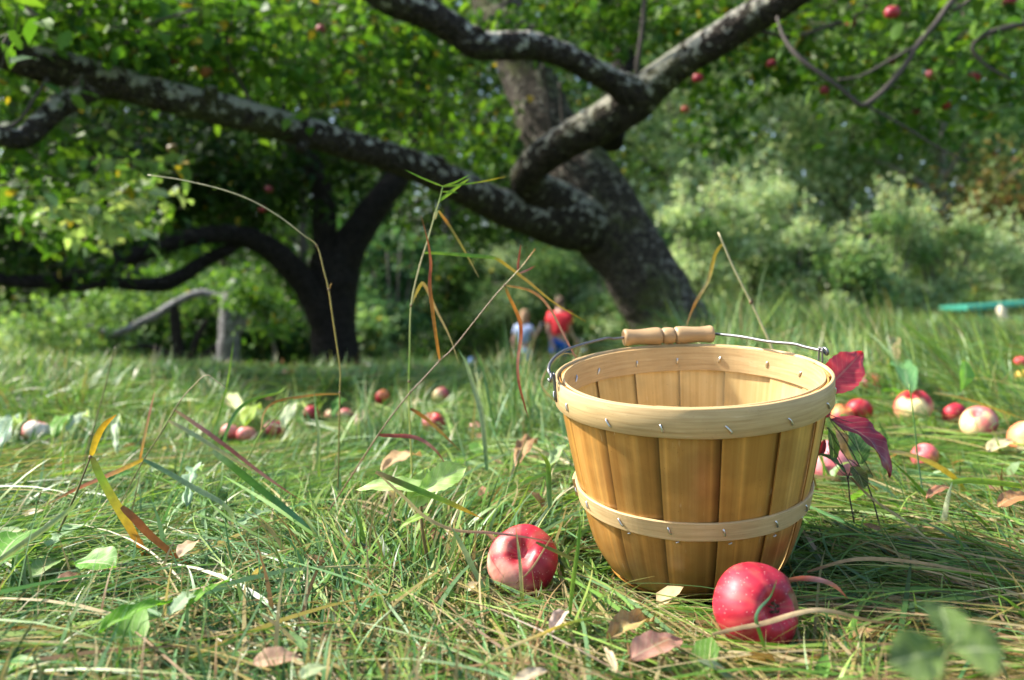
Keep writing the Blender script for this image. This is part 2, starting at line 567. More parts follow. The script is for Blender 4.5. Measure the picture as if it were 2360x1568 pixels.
# ------------------------------------------------------------------ basket frame (shared by the grass so that blades stay out of it)
BR = 0.138
TILT = R(11.14) - PITCH
LEAN = R(3.0)
rim_c = W(PCX + 410.1, PCY + 75.8, 6.098 * BR)
down = np.array([math.sin(LEAN), math.sin(TILT) * math.cos(LEAN), -math.cos(TILT) * math.cos(LEAN)])
bz = -down
bx = np.array([1.0, 0, 0]); bx = bx - bz * (bx @ bz); bx /= np.linalg.norm(bx)
by = np.cross(bz, bx)
B_H = 1.495 * BR                                   # height of the basket
base_c = rim_c + down * B_H
BM = Matrix(((bx[0], by[0], bz[0], base_c[0]), (bx[1], by[1], bz[1], base_c[1]), (bx[2], by[2], bz[2], base_c[2]), (0, 0, 0, 1)))


def in_basket(P, pad=0.004):
    q = np.asarray(P) - base_c
    z = q @ bz
    r = np.hypot(q @ bx, q @ by)
    lim = np.interp(z / BR, [0, 0.11, 0.55, 1.31, 1.495], [0.64, 0.74, 0.845, 0.99, 1.01]) * BR + pad
    return (z > -0.004) & (z < B_H + 0.03) & (r < lim)


# ------------------------------------------------------------------ grass
PAL = np.array([[0.105, 0.215, 0.032], [0.085, 0.20, 0.065], [0.15, 0.27, 0.11], [0.21, 0.32, 0.06],
                [0.27, 0.22, 0.08], [0.36, 0.29, 0.15], [0.20, 0.12, 0.055], [0.035, 0.085, 0.018]])


def grass(name, n, ylo, yhi, pw, segs, length, width, lying, pal_p, seed, lift, xr=None, tall=None, umin=0.25, flat0=4, flat1=20, up=0.45):
    g = np.random.default_rng(seed)
    u = g.random(n)
    y = (ylo ** (1 - pw) + u * (yhi ** (1 - pw) - ylo ** (1 - pw))) ** (1 / (1 - pw))
    half = 0.68 * y + 0.75
    x = (g.random(n) * 2 - 1) * half
    if xr is not None:
        lo, hi = xr(y)
        x = lo + g.random(n) * (hi - lo)
    p3 = np.stack([x, y, np.zeros(n)], -1)
    clump = fbm(p3, 3.2, seed + 1, 2)
    keep = g.random(n) < np.clip(umin + (clump - 0.35) * 2.6, 0.12, 1)
    x, y, p3, clump = x[keep], y[keep], p3[keep], clump[keep]
    n = len(x)
    z = gz(x, y)
    flow = (fbm(p3, 1.9, 41, 2) - 0.5) * 9.0 + (vnoise(p3, 9.0, 43) - 0.5) * 2.2
    flow = np.where(x > 0.25, flow * 0.5 + 2.7, flow * 0.8 + 0.4)
    ang = flow + g.normal(0, 0.55, n)
    ly = g.random(n) < lying
    L = length * (0.55 + 0.9 * g.random(n)) * (0.7 + 0.6 * clump)
    if tall is not None: L = L * tall(x, y)
    L = L * np.where(ly, 1, up)
    near_b = np.exp(-((x - 0.15) ** 2 / 0.10 + (y - 0.72) ** 2 / 0.06))
    L = L * np.where(ly, 1, 1 - 0.45 * near_b)
    th0 = np.where(ly, R(flat0) + R(flat1) * g.random(n), R(45) + R(42) * g.random(n))
    th1 = np.where(ly, -R(4) - R(22) * g.random(n), th0 - R(10) - R(75) * g.random(n) ** 1.3)
    t = np.linspace(0, 1, segs + 1)
    th = th0[:, None] + (th1 - th0)[:, None] * t[None]
    an = ang[:, None] + (g.normal(0, 0.5, n))[:, None] * t[None] ** 1.5
    ds = (L / segs)[:, None]
    dx = np.cos(th) * np.cos(an) * ds; dy = np.cos(th) * np.sin(an) * ds; dz = np.sin(th) * ds
    z0 = z + np.where(ly, g.random(n) * lift, 0) - 0.004
    P = np.stack([x[:, None] + np.cumsum(dx, 1) - dx, y[:, None] + np.cumsum(dy, 1) - dy, z0[:, None] + np.cumsum(dz, 1) - dz], -1)
    gzp = gz(P[..., 0].ravel(), P[..., 1].ravel()).reshape(n, segs + 1)
    P[..., 2] = np.maximum(P[..., 2], gzp + 0.002)
    bad = in_basket(P.reshape(-1, 3)).reshape(n, segs + 1).any(1)
    dd = np.linalg.norm(P - CAM, axis=-1).min(1)
    bad |= dd < 0.30
    for ap, ar in APPLE_AT:
        near = np.abs(x - ap[0]) < 0.5
        bad |= near & (np.linalg.norm(P - ap, axis=-1).min(1) < ar)
        ray = (ap - CAM) / np.linalg.norm(ap - CAM)     # windfalls press the grass down: keep them in sight
        q = P - CAM; tt = q @ ray
        dist = np.linalg.norm(q - tt[..., None] * ray, axis=-1)
        big_ = ar > 0.03
        cov = ((dist < ar * (0.9 if big_ else 1.05)) & (tt < np.linalg.norm(ap - CAM)) & (P[..., 2] > ap[2] + ar * (0.05 if big_ else -0.15))).any(1)
        bad |= near & cov & (g.random(n) < (0.85 if big_ else 0.93))
    q = P - base_c                                            # blades trodden down under the basket's front
    rb = np.hypot(q @ bx, q @ by)
    bad |= ((rb < BR * 0.95) & (q @ bz > 0.006)).any(1) & (y < base_c[1] + 0.02) & (g.random(n) < 0.9)
    k = ~bad
    P, th, an, x, y, L, ly, clump = P[k], th[k], an[k], x[k], y[k], L[k], ly[k], clump[k]
    n = len(P)
    wb = width * (0.5 + 1.5 * g.random(n) ** 2.2) * np.maximum(1, (y / 1.3)) ** 0.75
    prof = np.interp(t, [0, 0.15, 0.6, 1], [0.8, 1, 0.75, 0.06])
    roll = g.normal(0, 0.6, n)[:, None]
    S = np.stack([-np.sin(an), np.cos(an), np.zeros_like(an)], -1)
    U_ = np.stack([-np.sin(th) * np.cos(an), -np.sin(th) * np.sin(an), np.cos(th)], -1)
    S = S * np.cos(roll)[..., None] + U_ * np.sin(roll)[..., None]
    w = (wb[:, None] * prof[None])[..., None] / 2
    V = np.stack([P - S * w, P + S * w], 2)
    m = segs + 1
    base = (np.arange(n) * m * 2)[:, None]
    j = (np.arange(segs) * 2)[None]
    F = np.stack([base + j, base + j + 1, base + j + 3, base + j + 2], -1).reshape(-1, 4)
    pp = np.asarray(pal_p(x, y, clump)) if callable(pal_p) else np.broadcast_to(pal_p, (n, len(PAL)))
    cum = np.cumsum(pp / pp.sum(1, keepdims=True), 1)
    idx = (g.random(n)[:, None] > cum).sum(1).clip(0, len(PAL) - 1)
    c = PAL[idx] * (0.75 + 0.5 * g.random(n))[:, None]
    dry = (g.random(n) < 0.35)[:, None, None] * np.clip((t - 0.55) / 0.45, 0, 1)[None, :, None]
    C = c[:, None] * (1 - dry * 0.7) + np.array([0.33, 0.26, 0.11]) * dry * 0.7
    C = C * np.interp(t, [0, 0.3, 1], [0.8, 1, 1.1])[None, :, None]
    C = np.repeat(C[:, :, None], 2, 2)
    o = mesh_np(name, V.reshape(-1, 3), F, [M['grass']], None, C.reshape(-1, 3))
    tag(o, kind='stuff')
    return o


# ------------------------------------------------------------------ apples
am, nt, out = new_mat("apple_skin")
at = N_(nt, "ShaderNodeAttribute", attribute_name="Col")
tc = N_(nt, "ShaderNodeTexCoord")
v1 = N_(nt, "ShaderNodeTexVoronoi", Scale=300.0)
nn = N_(nt, "ShaderNodeTexNoise", Scale=130.0, Detail=4.0)
mpg = N_(nt, "ShaderNodeMapping"); mpg.inputs["Scale"].default_value = (1, 1, 0.25)
nt.links.new(tc.outputs["Object"], v1.inputs["Vector"])
nt.links.new(tc.outputs["Object"], mpg.inputs[0])
nt.links.new(mpg.outputs[0], nn.inputs["Vector"])
c = mixc(nt, at.outputs[0], math_(nt, 'MULTIPLY_ADD', nn.outputs[0], 1.2, 0.4), 1.0, 'MULTIPLY')
lent = ramp(nt, v1.outputs["Distance"], [(0.10, (1, 1, 1)), (0.17, (0, 0, 0))]).outputs[0]
c = mixc(nt, c, (0.62, 0.36, 0.30), math_(nt, 'MULTIPLY', lent, 0.75))
pa = N_(nt, "ShaderNodeBsdfPrincipled", Roughness=0.36)
pa.inputs["Specular IOR Level"].default_value = 0.42
pa.inputs["Subsurface Weight"].default_value = 0.06
pa.inputs["Subsurface Radius"].default_value = (0.006, 0.002, 0.001)
nt.links.new(c, pa.inputs["Base Color"])
n5 = N_(nt, "ShaderNodeTexNoise", Scale=60.0, Detail=5.0, Roughness=0.7)
nt.links.new(tc.outputs["Object"], n5.inputs["Vector"])
scab = ramp(nt, n5.outputs[0], [(0.66, (0, 0, 0)), (0.72, (1, 1, 1))]).outputs[0]
nt.links.new(mixc(nt, c, (0.16, 0.075, 0.04), math_(nt, 'MULTIPLY', scab, 0.6)), pa.inputs["Base Color"])
rr = ramp(nt, nn.outputs[0], [(0.35, (0.36,) * 3), (0.7, (0.6,) * 3)]).outputs[0]
nt.links.new(rr, pa.inputs["Roughness"])
nt.links.new(pa.outputs[0], out.inputs[0])

RED, DEEP, PINK, PALE, YEL, ROT, ORA = ((0.43, 0.014, 0.032), (0.30, 0.010, 0.032), (0.55, 0.10, 0.11), (0.74, 0.60, 0.28), (0.74, 0.50, 0.06), (0.22, 0.10, 0.035), (0.62, 0.20, 0.06))


def apple(label, cpos, D, base, patch, pdir, pamt, axis, seed, group, name="apple", rot=None, stem=False, calyx=False, n=28, cat="apple", squash=0.9):
    """pdir: world direction where the skin is paler or marked; axis: direction of the calyx end"""
    ax = Vector(axis).normalized()
    Mx = ax.to_track_quat('Z', 'Y').to_matrix().to_4x4()
    Mx.translation = Vector([float(v) for v in cpos])
    o = thing(name, label, cat, cpos, group, Mx)
    r = D / 2
    th = np.linspace(0, np.pi, n)
    a = np.linspace(0, 2 * np.pi, n + 8, endpoint=False)
    rad = np.sin(th) ** 0.86
    h = np.cos(th) * squash
    # dimples at both ends (calyx at +z is shallower and ribbed)
    s = np.abs(np.sin(th))
    h = h - np.where(th < np.pi / 2, 0.36, -0.36) * np.exp(-(s / 0.27) ** 2)
    rad = rad * (1 + 0.05 * np.cos(th - 2.2))
    lob = 1 + 0.022 * np.cos(5 * a[None] + seed) * (0.3 + np.exp(-(s / 0.7) ** 2))[:, None] + 0.02 * np.cos(a[None] * 2 + seed * 2.1)
    Xl = np.stack([rad[:, None] * lob * np.cos(a)[None], rad[:, None] * lob * np.sin(a)[None], np.broadcast_to(h[:, None], (n, len(a)))], -1)
    Xl = Xl * r
    Xl[..., 2] = Xl[..., 2] + 0.09 * math.sin(seed * 1.7) * Xl[..., 0] + 0.07 * math.cos(seed) * Xl[..., 1]
    m = len(a)
    i = np.arange(n - 1)[:, None] * m; j = np.arange(m)[None]; j2 = (j + 1) % m
    F = np.stack([i + m + j, i + m + j2, i + j2, i + j], -1).reshape(-1, 4)
    P = Xl.reshape(-1, 3)
    Rm = np.array(Mx.to_3x3())
    Pw = P @ Rm.T
    pd = np.array(pdir, float); pd /= np.linalg.norm(pd)
    ns = fbm(Pw / r + seed * 3.7, 1.6, seed, 3)
    k = np.clip((Pw @ pd) / r * 1.1 + (ns - 0.5) * 2.2 + pamt, 0, 1)[:, None]
    k = k * k * (3 - 2 * k)
    str_ = vnoise(np.stack([np.arctan2(P[:, 1], P[:, 0]) * 5, P[:, 2] / r * 0.6, np.zeros(len(P))], -1), 1.5, seed + 7)[:, None]
    fl = np.clip((fbm(np.stack([np.arctan2(P[:, 1], P[:, 0]) * 9, P[:, 2] / r * 1.1, np.zeros(len(P))], -1), 1.6, seed + 31, 2) - 0.52) * 3, 0, 1)[:, None]
    C = (np.array(base) * (0.65 + 0.6 * str_) * (1 - 0.22 * fl) + np.array([0.66, 0.30, 0.16]) * 0.22 * fl) * (1 - k) + np.array(patch) * (0.9 + 0.2 * str_) * k
    end = np.exp(-((1 - np.abs(P[:, 2:3]) / (r * squash)).clip(0) / 0.12) ** 2) * np.exp(-(np.hypot(P[:, 0:1], P[:, 1:2]) / (0.2 * r)) ** 2)
    C = C * (1 - 0.75 * end) + np.array([0.14, 0.10, 0.04]) * 0.75 * end
    if rot is not None:
        rd = np.array(rot, float); rd /= np.linalg.norm(rd)
        kr = np.clip((Pw @ rd / r + (ns - 0.5) * 0.5 - 0.72) / 0.06, 0, 1)[:, None]
        C = C * (1 - kr) + np.array(ROT) * (0.6 + 0.8 * str_) * kr
        P = P * (1 - 0.06 * kr)
    wv = P @ Rm.T + np.array(cpos)
    mesh_np("skin", wv, F, [am], o, C)
    if stem:
        q = np.array([[0, 0, -0.66], [0.03, 0.01, -0.9], [0.10, 0.03, -1.12]]) * r @ Rm.T + np.array(cpos)
        put_tube(MB(), spline(q, 4), [0.055 * r] * 8 + [0.075 * r], 6, (0.16, 0.10, 0.05)).build("stem", [M['stem']], o)
    if calyx:
        mb = MB()
        for kx in range(5):
            b = kx * 2 * np.pi / 5 + 0.3
            q = np.array([[0.07 * math.cos(b), 0.07 * math.sin(b), 0.60], [0.12 * math.cos(b), 0.12 * math.sin(b), 0.70], [0.05 * math.cos(b + .4), 0.05 * math.sin(b + .4), 0.80]]) * r @ Rm.T + np.array(cpos)
            V, Fq, uv = ribbon(spline(q, 3), np.linspace(0.09, 0.02, 7) * r)
            mb.add(V, Fq, (0.07, 0.05, 0.03), uv)
        mb.build("calyx", [M['dry']], o)
    return o


GRP = "fallen apples in the grass"
APPLES = [  # label, px, py, width px, base, patch, patch direction, amount, calyx direction, extras
    ("large deep red apple with a brown bruised side in front of the basket", 1745, 1399, 204, RED, DEEP, (0.6, 0.3, 0.6), -0.2, (0.24, -0.80, 0.27), dict(rot=(0.97, -0.05, 0.05), calyx=True, d=0.665, n=48)),
    ("red and pink apple half sunk in grass left of the basket", 1203, 1293, 164, RED, (0.68, 0.30, 0.22), (-0.7, -0.6, -0.4), -0.04, (0.05, 0.72, -0.64), dict(d=0.80, n=44, squash=0.8)),
    ("pink apple behind the red-leaved sprig, right against the basket", 1918, 1068, 112, PINK, (0.64, 0.22, 0.23), (-0.4, -0.4, 0.5), 0.2, (0.3, -0.2, 0.8), {}),
    ("pale yellow apple with red cheek cut by the right photo edge", 2368, 1016, 92, (0.70, 0.22, 0.10), PALE, (0.5, -0.6, 0.0), 0.35, (0.4, -0.5, 0.7), {}),
    ("half yellow half pink apple with a dark rotten underside, clear of the sprig", 2256, 976, 82, PINK, PALE, (-0.9, -0.3, 0.3), -0.02, (-0.5, -0.3, 0.8), dict(rot=(0.55, -0.5, -0.7), stem=True)),
    ("red-topped apple with a broad cream lower half, third from the right edge", 2104, 938, 84, RED, PALE, (-0.2, -0.75, -0.6), 0.25, (0.2, 0.4, -0.9), {}),
    ("dark red apple behind the broad green leaf, beside the upright red leaf", 2010, 889, 66, RED, DEEP, (0.8, 0.1, 0.2), 0.1, (0.3, 0.3, 0.8), {}),
    ("red apple with a purple shoulder, just right of the basket rim", 1979, 945, 60, RED, (0.20, 0.05, 0.12), (0.7, 0.3, 0.6), -0.2, (0.4, 0.2, 0.8), {}),
    ("orange pink apple half hidden by the basket rim", 1941, 957, 54, ORA, PINK, (-0.2, -0.2, -0.8), 0.2, (0.3, -0.3, 0.8), {}),
    ("shaded red apple close behind the half yellow apple", 2199, 955, 56, RED, DEEP, (0.6, 0.3, 0.3), 0.1, (-0.4, 0.4, 0.8), {}),
    ("pink and orange apple split by a yellow grass blade, right of the sprig", 2130, 1052, 62, PINK, ORA, (0.8, -0.4, -0.3), 0.05, (-0.5, -0.2, 0.8), {}),
    ("small red apple at the top of the right-hand grass edge", 2352, 836, 32, RED, PINK, (0.2, -0.7, 0.4), 0, (0.3, 0.2, 0.8), {}),
    ("small orange apple below the one at the right-hand grass edge", 2356, 866, 30, ORA, YEL, (-0.4, -0.5, 0.3), 0.1, (0.3, 0.2, 0.8), {}),
    ("small mottled orange and red rotten apple behind the cream apple", 2166, 906, 32, ORA, RED, (0.3, -0.5, 0.6), 0.1, (0.3, 0.2, 0.8), {}),
    ("red apple right of the pale stalk, crossed by a brown blade", 998, 977, 56, RED, PINK, (-0.8, -0.4, 0.2), 0.0, (0.2, 0.3, -0.8), {}),
    ("pink apple behind the broad pale upright blade", 1097, 990, 36, PINK, (0.7, 0.3, 0.3), (-0.3, -0.5, 0.6), 0.2, (0.2, -0.3, 0.8), {}),
    ("small far red apple left of the two tall stalks' crossing", 881, 914, 34, RED, ORA, (0.6, -0.3, 0.4), -0.1, (-0.5, 0.2, 0.8), {}),
    ("pink apple with a pale yellow patch behind the crossed stalks", 1015, 911, 40, PINK, PALE, (-0.5, -0.6, -0.2), 0.15, (-0.6, 0.2, 0.8), {}),
    ("left one of the touching pink pair of apples in the left grass", 529, 996, 44, PINK, (0.72, 0.3, 0.27), (-0.3, -0.3, 0.6), 0.2, (0.2, 0.2, 0.8), {}),
    ("red one of the touching pair of apples in the left grass", 567, 1001, 44, PINK, (0.66, 0.25, 0.22), (0.2, -0.3, 0.6), 0.05, (0.2, 0.2, 0.8), {}),
    ("crimson apple beside the pale pointed leaf in the left grass", 632, 988, 46, (0.58, 0.05, 0.09), (0.66, 0.25, 0.25), (-0.5, -0.3, 0.5), 0.05, (0.2, 0.2, 0.8), {}),
    ("small crimson apple behind the arched green blade", 614, 923, 30, (0.56, 0.04, 0.08), PINK, (0.2, 0.2, 0.6), 0, (0.2, 0.2, 0.8), {}),
    ("flat pink apple right of the pale pointed leaf", 718, 951, 36, PINK, RED, (0.5, -0.3, 0.4), 0, (0.2, 0.2, 0.8), {}),
    ("tiny pink apple between two bigger ones left of the bent stalk", 750, 953, 20, PINK, RED, (0.5, -0.3, 0.4), 0, (0.2, 0.2, 0.8), {}),
    ("cream and pink apple against the foot of the bent stalk", 764, 958, 34, PALE, PINK, (-0.4, -0.2, -0.7), 0.05, (0.2, 0.2, 0.8), {}),
    ("red-cheeked apple just right of the bent stalk", 797, 955, 34, PINK, PALE, (-0.3, -0.4, -0.5), 0.15, (0.2, 0.2, 0.8), {}),
    ("faded pink apple behind the bent stalk, higher than its neighbours", 772, 931, 30, PINK, ORA, (0.5, -0.3, 0.4), 0, (0.2, 0.2, 0.8), {}),
    ("bruised pink and white apple near the left photo edge", 84, 996, 62, PINK, (0.72, 0.62, 0.5), (0.8, -0.2, 0.3), 0.1, (0.2, 0.2, 0.8), {}),
    ("small bright yellow apple alone at the far left", 48, 917, 22, YEL, (0.55, 0.3, 0.03), (0.5, -0.3, -0.4), 0, (0.2, 0.2, 0.8), {}),
]
APPLE_AT = []
for k, (lab, px, py, w, base, patch, pdir, amt, axis, ex) in enumerate(APPLES):
    ex = dict(ex)
    d = ex.pop('d', None)
    if d is None:
        p, d = G(px, py + 0.36 * w, 0.012)
    D = w * d / F_PX
    D2 = min(max(D, 0.045), 0.082)
    d *= (D2 / D) ** 0.5
    D = w * d / F_PX
    c0 = W(px, py, d)
    apple(lab, c0, D * 0.97, base, patch, pdir, amt, axis, k + 3, GRP, **ex)
    APPLE_AT.append((c0, D * 0.5 + 0.001))
    print("APPLE", px, "d %.2f D %.3f z-g %.3f" % (d, D, c0[2] - gz1(c0[0], c0[1])))
# ------------------------------------------------------------------ grass cover
def pal_near(x, y, cl):
    n = fbm(np.stack([x, y, 0 * x], -1), 2.3, 77, 2)
    n2 = fbm(np.stack([x, y, 0 * x], -1), 4.7, 78, 2)
    s = np.clip(0.08 + 1.1 * (n - 0.5) + 0.20 * sstep(0.25, 0.5, x) + 0.10 * sstep(0.75, 0.6, y), 0.02, 0.8)
    g = 1 - s
    b = np.clip(0.5 + 2 * (n2 - 0.5) - 0.25 * (x > 0.1), 0.1, 0.9)
    return np.stack([0.30 * g * (1 - b) * 2, 0.26 * g * b * 2, 0.16 * g * b * 2, 0.12 * g * (1 - b) * 2, 0.26 * s, 0.20 * s, 0.12 * s, 0.12 * g], -1)


def tall_near(x, y):
    t = np.ones_like(x)
    return t * (1 + 0.5 * (fbm(np.stack([x, y, 0 * x], -1), 5.0, 90, 2) - 0.5))


def tall_far(x, y):
    n = fbm(np.stack([x, y, 0 * x], -1), 0.9, 91, 2)
    return 0.8 + 1.4 * np.clip(n - 0.4, 0, 1) + 0.9 * sstep(0.45, 0.8, x / np.maximum(y, 1) * 3) * sstep(1.9, 1.1, x / np.maximum(y, 1) * 3) * sstep(2.0, 3.4, y) * (0.6 + n) - 0.3 * sstep(6, 9, y)


def tall_mid(x, y):
    n = fbm(np.stack([x, y, 0 * x], -1), 2.6, 95, 2)
    return tall_far(x, y) * (0.45 + 1.3 * n ** 1.5 * 1.6) * (1 - 0.5 * sstep(2.3, 3.1, y) * sstep(0.20, 0.13, x / np.maximum(y, 1))) * (1 - 0.35 * sstep(1.9, 2.6, y) * sstep(0.16, 0.10, np.abs(x / np.maximum(y, 1) - 0.03)))


far_p = [0.32, 0.16, 0.22, 0.26, 0.05, 0.025, 0.02, 0.05]
grass("near_grass", 118000, 0.46, 1.9, 1.4, 8, 0.21, 0.0024, 0.88, pal_near, 1, 0.018, tall=tall_near, umin=0.55, flat0=2, flat1=17, up=0.36)
grass("near_grass_tufts", 9500, 0.52, 2.4, 1.01, 8, 0.22, 0.0036, 0.55, far_p, 2, 0.012, tall=tall_near, umin=0.1, flat0=4, flat1=24, up=0.4)
grass("middle_grass", 122000, 1.7, 4.4, 1.3, 6, 0.175, 0.0024, 0.55, far_p, 3, 0.02, tall=tall_mid, umin=0.35, flat0=4, flat1=30, up=0.6)
grass("far_grass", 90000, 4.2, 16.0, 1.6, 4, 0.15, 0.0021, 0.25, far_p, 4, 0.02, tall=tall_far, xr=lambda y: (-0.66 * y - 0.9, 0.68 * y + 0.9), umin=0.35, up=0.9)
grass("tuft_by_left_apple", 900, 0.69, 0.775, 1.01, 7, 0.11, 0.0028, 0.25, far_p, 5, 0.012, xr=lambda y: (-0.09 + 0 * y, 0.10 + 0 * y), umin=0.9, up=0.8)
grass("tuft_by_near_apple", 200, 0.575, 0.635, 1.01, 7, 0.065, 0.0026, 0.35, pal_near, 6, 0.01, xr=lambda y: (0.13 + 0 * y, 0.27 + 0 * y), umin=0.9, up=0.8)

# low broad-leaved weeds and crumbs of dead leaf between the blades: too many to count
gw = np.random.default_rng(12)
mbw = MB()
for n_, sz, cols_, dry_ in ((760, 0.030, [(0.10, 0.24, 0.03), (0.15, 0.30, 0.05), (0.20, 0.33, 0.12), (0.26, 0.36, 0.2)], 0), (520, 0.024, [(0.40, 0.27, 0.14), (0.26, 0.15, 0.07), (0.48, 0.36, 0.2), (0.34, 0.17, 0.1)], 1)):
    u_ = gw.random(n_); y_ = 0.5 * (4.2 / 0.5) ** u_
    x_ = (gw.random(n_) * 2 - 1) * (0.68 * y_ + 0.6)
    cl_ = fbm(np.stack([x_, y_, 0 * x_ + dry_], -1), 2.2, 55, 2)
    k_ = gw.random(n_) < np.clip((cl_ - 0.35) * 4, 0.1, 1)
    x_, y_ = x_[k_], y_[k_]
    P_ = np.stack([x_, y_, gz(x_, y_) + 0.018 + 0.016 * gw.random(len(x_))], -1)
    k_ = ~in_basket(P_, 0.03)
    for ap, ar in APPLE_AT: k_ &= np.linalg.norm(P_ - ap, axis=1) > ar + 0.03
    P_ = P_[k_]
    c_ = np.array(cols_)[gw.integers(0, 4, len(P_))] * (0.7 + 0.6 * gw.random(len(P_)))[:, None]
    LT = np.array([[0, 0, 0], [0.35, 0, .03], [0.72, 0, .02], [1, 0, -.05], [0.28, 0.30, .09], [0.68, 0.27, .06], [0.28, -0.30, .09], [0.68, -0.27, .06]])
    LF = np.array([[0, 4, 1], [1, 4, 5], [1, 5, 2], [2, 5, 3], [0, 1, 6], [1, 7, 6], [1, 2, 7], [2, 3, 7]])
    for p_, cc_ in zip(P_, c_):
        a_ = gw.random() * 6.28; e_ = gw.normal(0.25, 0.35)
        X_ = np.array([math.cos(a_) * math.cos(e_), math.sin(a_) * math.cos(e_), math.sin(e_)])
        Y_ = np.cross([gw.normal(0, .35), gw.normal(0, .35), 1], X_); Y_ /= np.linalg.norm(Y_)
        Z_ = np.cross(X_, Y_)
        s_ = sz * (0.6 + 0.9 * gw.random())
        mbw.add(p_ + (LT[:, :1] * X_ + LT[:, 1:2] * Y_ * gw.uniform(0.5, 1.1) + LT[:, 2:] * Z_ * gw.uniform(0.5, 2.5)) * s_, LF, cc_ * (0.8 + 0.4 * gw.random((8, 1))), LT[:, :2])
tag(mbw.build("weeds", [M['weed']]), kind='stuff')
# ------------------------------------------------------------------ basket
bk = thing("wooden_basket", "round slatted wooden bushel basket with a wire handle, standing empty in the grass", "basket", base_c, None, BM)


def loc(P):
    """basket coordinates (in rim radii, z=0 at the rim) to world"""
    P = np.asarray(P, float) * BR
    return rim_c + P[:, :1] * bx + P[:, 1:2] * by + P[:, 2:3] * bz


PZ = np.array([0.0, -0.10, -0.20, -0.50, -0.80, -0.95, -1.12, -1.26, -1.37, -1.45, -1.49])
PR = np.array([0.962, 0.957, 0.950, 0.905, 0.853, 0.823, 0.785, 0.746, 0.70, 0.645, 0.575])
prof = spline(np.stack([PZ, PR], -1), 4)
NS = 15
mb = MB()
gb = np.random.default_rng(5)
for i in range(NS):
    ac = R(-90 + 3 + 12 + i * 24.0)
    hw = R(14.6 + gb.uniform(-0.6, 0.8))
    na = 25
    aa = np.linspace(-hw, hw, na)
    tone = np.array([1, 1, 1]) * gb.uniform(0.68, 1.2) * np.array([1, gb.uniform(0.94, 1.05), gb.uniform(0.85, 1.1)])
    off = gb.uniform(0, 50)
    for side in (0, 1):
        ring = []
        for s_, (z, r) in enumerate(prof):
            taper = np.clip(r / 0.9, 0.84, 1.0)
            wob = 0.0035 * math.sin(s_ * 0.35 + i)
            sh = np.linspace(0.013, -0.013, na) + 0.0025 * np.cos(np.linspace(-np.pi, np.pi, na))
            rr = r + sh - (0.011 if side else 0) + wob * 0.3
            ring.append(np.stack([rr * np.cos(ac + aa), rr * np.sin(ac + aa), np.full(na, z)], -1))
        ring = np.array(ring)
        nr = len(ring)
        ii_ = np.arange(nr - 1)[:, None] * na; jj_ = np.arange(na - 1)[None]
        F = np.stack([ii_ + jj_, ii_ + jj_ + 1, ii_ + na + jj_ + 1, ii_ + na + jj_], -1).reshape(-1, 4)
        if not side: F = F[:, ::-1]
        u = (aa[None] * ring[..., 0:1].shape[0] * 0 + aa[None] * 0.13) + off * np.ones((nr, 1))
        v = np.broadcast_to(-ring[..., 2] * BR + off * 0.37, (nr, na))
        uv = np.stack([np.broadcast_to(u, (nr, na)), v], -1).reshape(-1, 2)
        # staves are a little darker at their overlapped edge and towards the foot
        # heartwood streaks run down each stave
        cs = np.full((na, 3), 1.0)
        if not side:
            for _ in range(2):
                p_, wd_, am_ = gb.integers(2, na - 8), gb.uniform(0.4, 0.9), gb.uniform(0.15, 0.45)
                cs += (am_ * np.exp(-((np.arange(na) - p_) / wd_) ** 2))[:, None] * np.array([1, 1.1, 1.2])
            cs *= (1 + gb.uniform(-.28, .28) * np.linspace(-1, 1, na))[:, None]
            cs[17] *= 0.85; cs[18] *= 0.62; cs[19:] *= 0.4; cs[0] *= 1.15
        else:
            cs *= (1 + gb.uniform(-.12, .12) * np.linspace(-1, 1, na))[:, None]
        foot_tone = np.interp(ring[:, 0, 2], [-1.49, -1.37, -1.0, -0.6], [0.62, 0.8, 0.95, 1.0]) if not side else np.ones(nr)  # outer face gets darker towards the foot
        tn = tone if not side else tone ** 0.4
        c = (tn * cs)[None] * foot_tone[:, None, None]
        if not side:      # apple's red glow painted into the stave colour, low front right
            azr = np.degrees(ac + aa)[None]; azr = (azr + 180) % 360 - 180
            kglow = np.exp(-((azr + 52) / 17) ** 2) * np.exp(-((ring[..., 2] + 1.12) / 0.13) ** 2)
            c = c * (1 - kglow[..., None] * np.array([-0.05, 0.42, 0.35]))
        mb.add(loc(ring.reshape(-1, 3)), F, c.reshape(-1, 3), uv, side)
        if side == 0: outer = ring
        else: inner = ring
    # edges
    for e in (0, na - 1):
        Q = np.stack([outer[:, e], inner[:, e]], 1).reshape(-1, 3)
        n_ = len(outer)
        F = np.stack([np.arange(n_ - 1) * 2, np.arange(n_ - 1) * 2 + 1, np.arange(n_ - 1) * 2 + 3, np.arange(n_ - 1) * 2 + 2], -1)
        if e == 0: F = F[:, ::-1]
        mb.add(loc(Q), F, tone * 0.75, np.zeros((len(Q), 2)))
    Q = np.stack([outer[0], inner[0]], 1).reshape(-1, 3)
    F = np.stack([np.arange(na - 1) * 2, np.arange(na - 1) * 2 + 1, np.arange(na - 1) * 2 + 3, np.arange(na - 1) * 2 + 2], -1)
    mb.add(loc(Q), F, tone * 1.2, np.zeros((len(Q), 2)))
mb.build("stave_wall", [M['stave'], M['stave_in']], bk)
mb = MB()
a = np.linspace(0, 2 * np.pi, 48, endpoint=False)
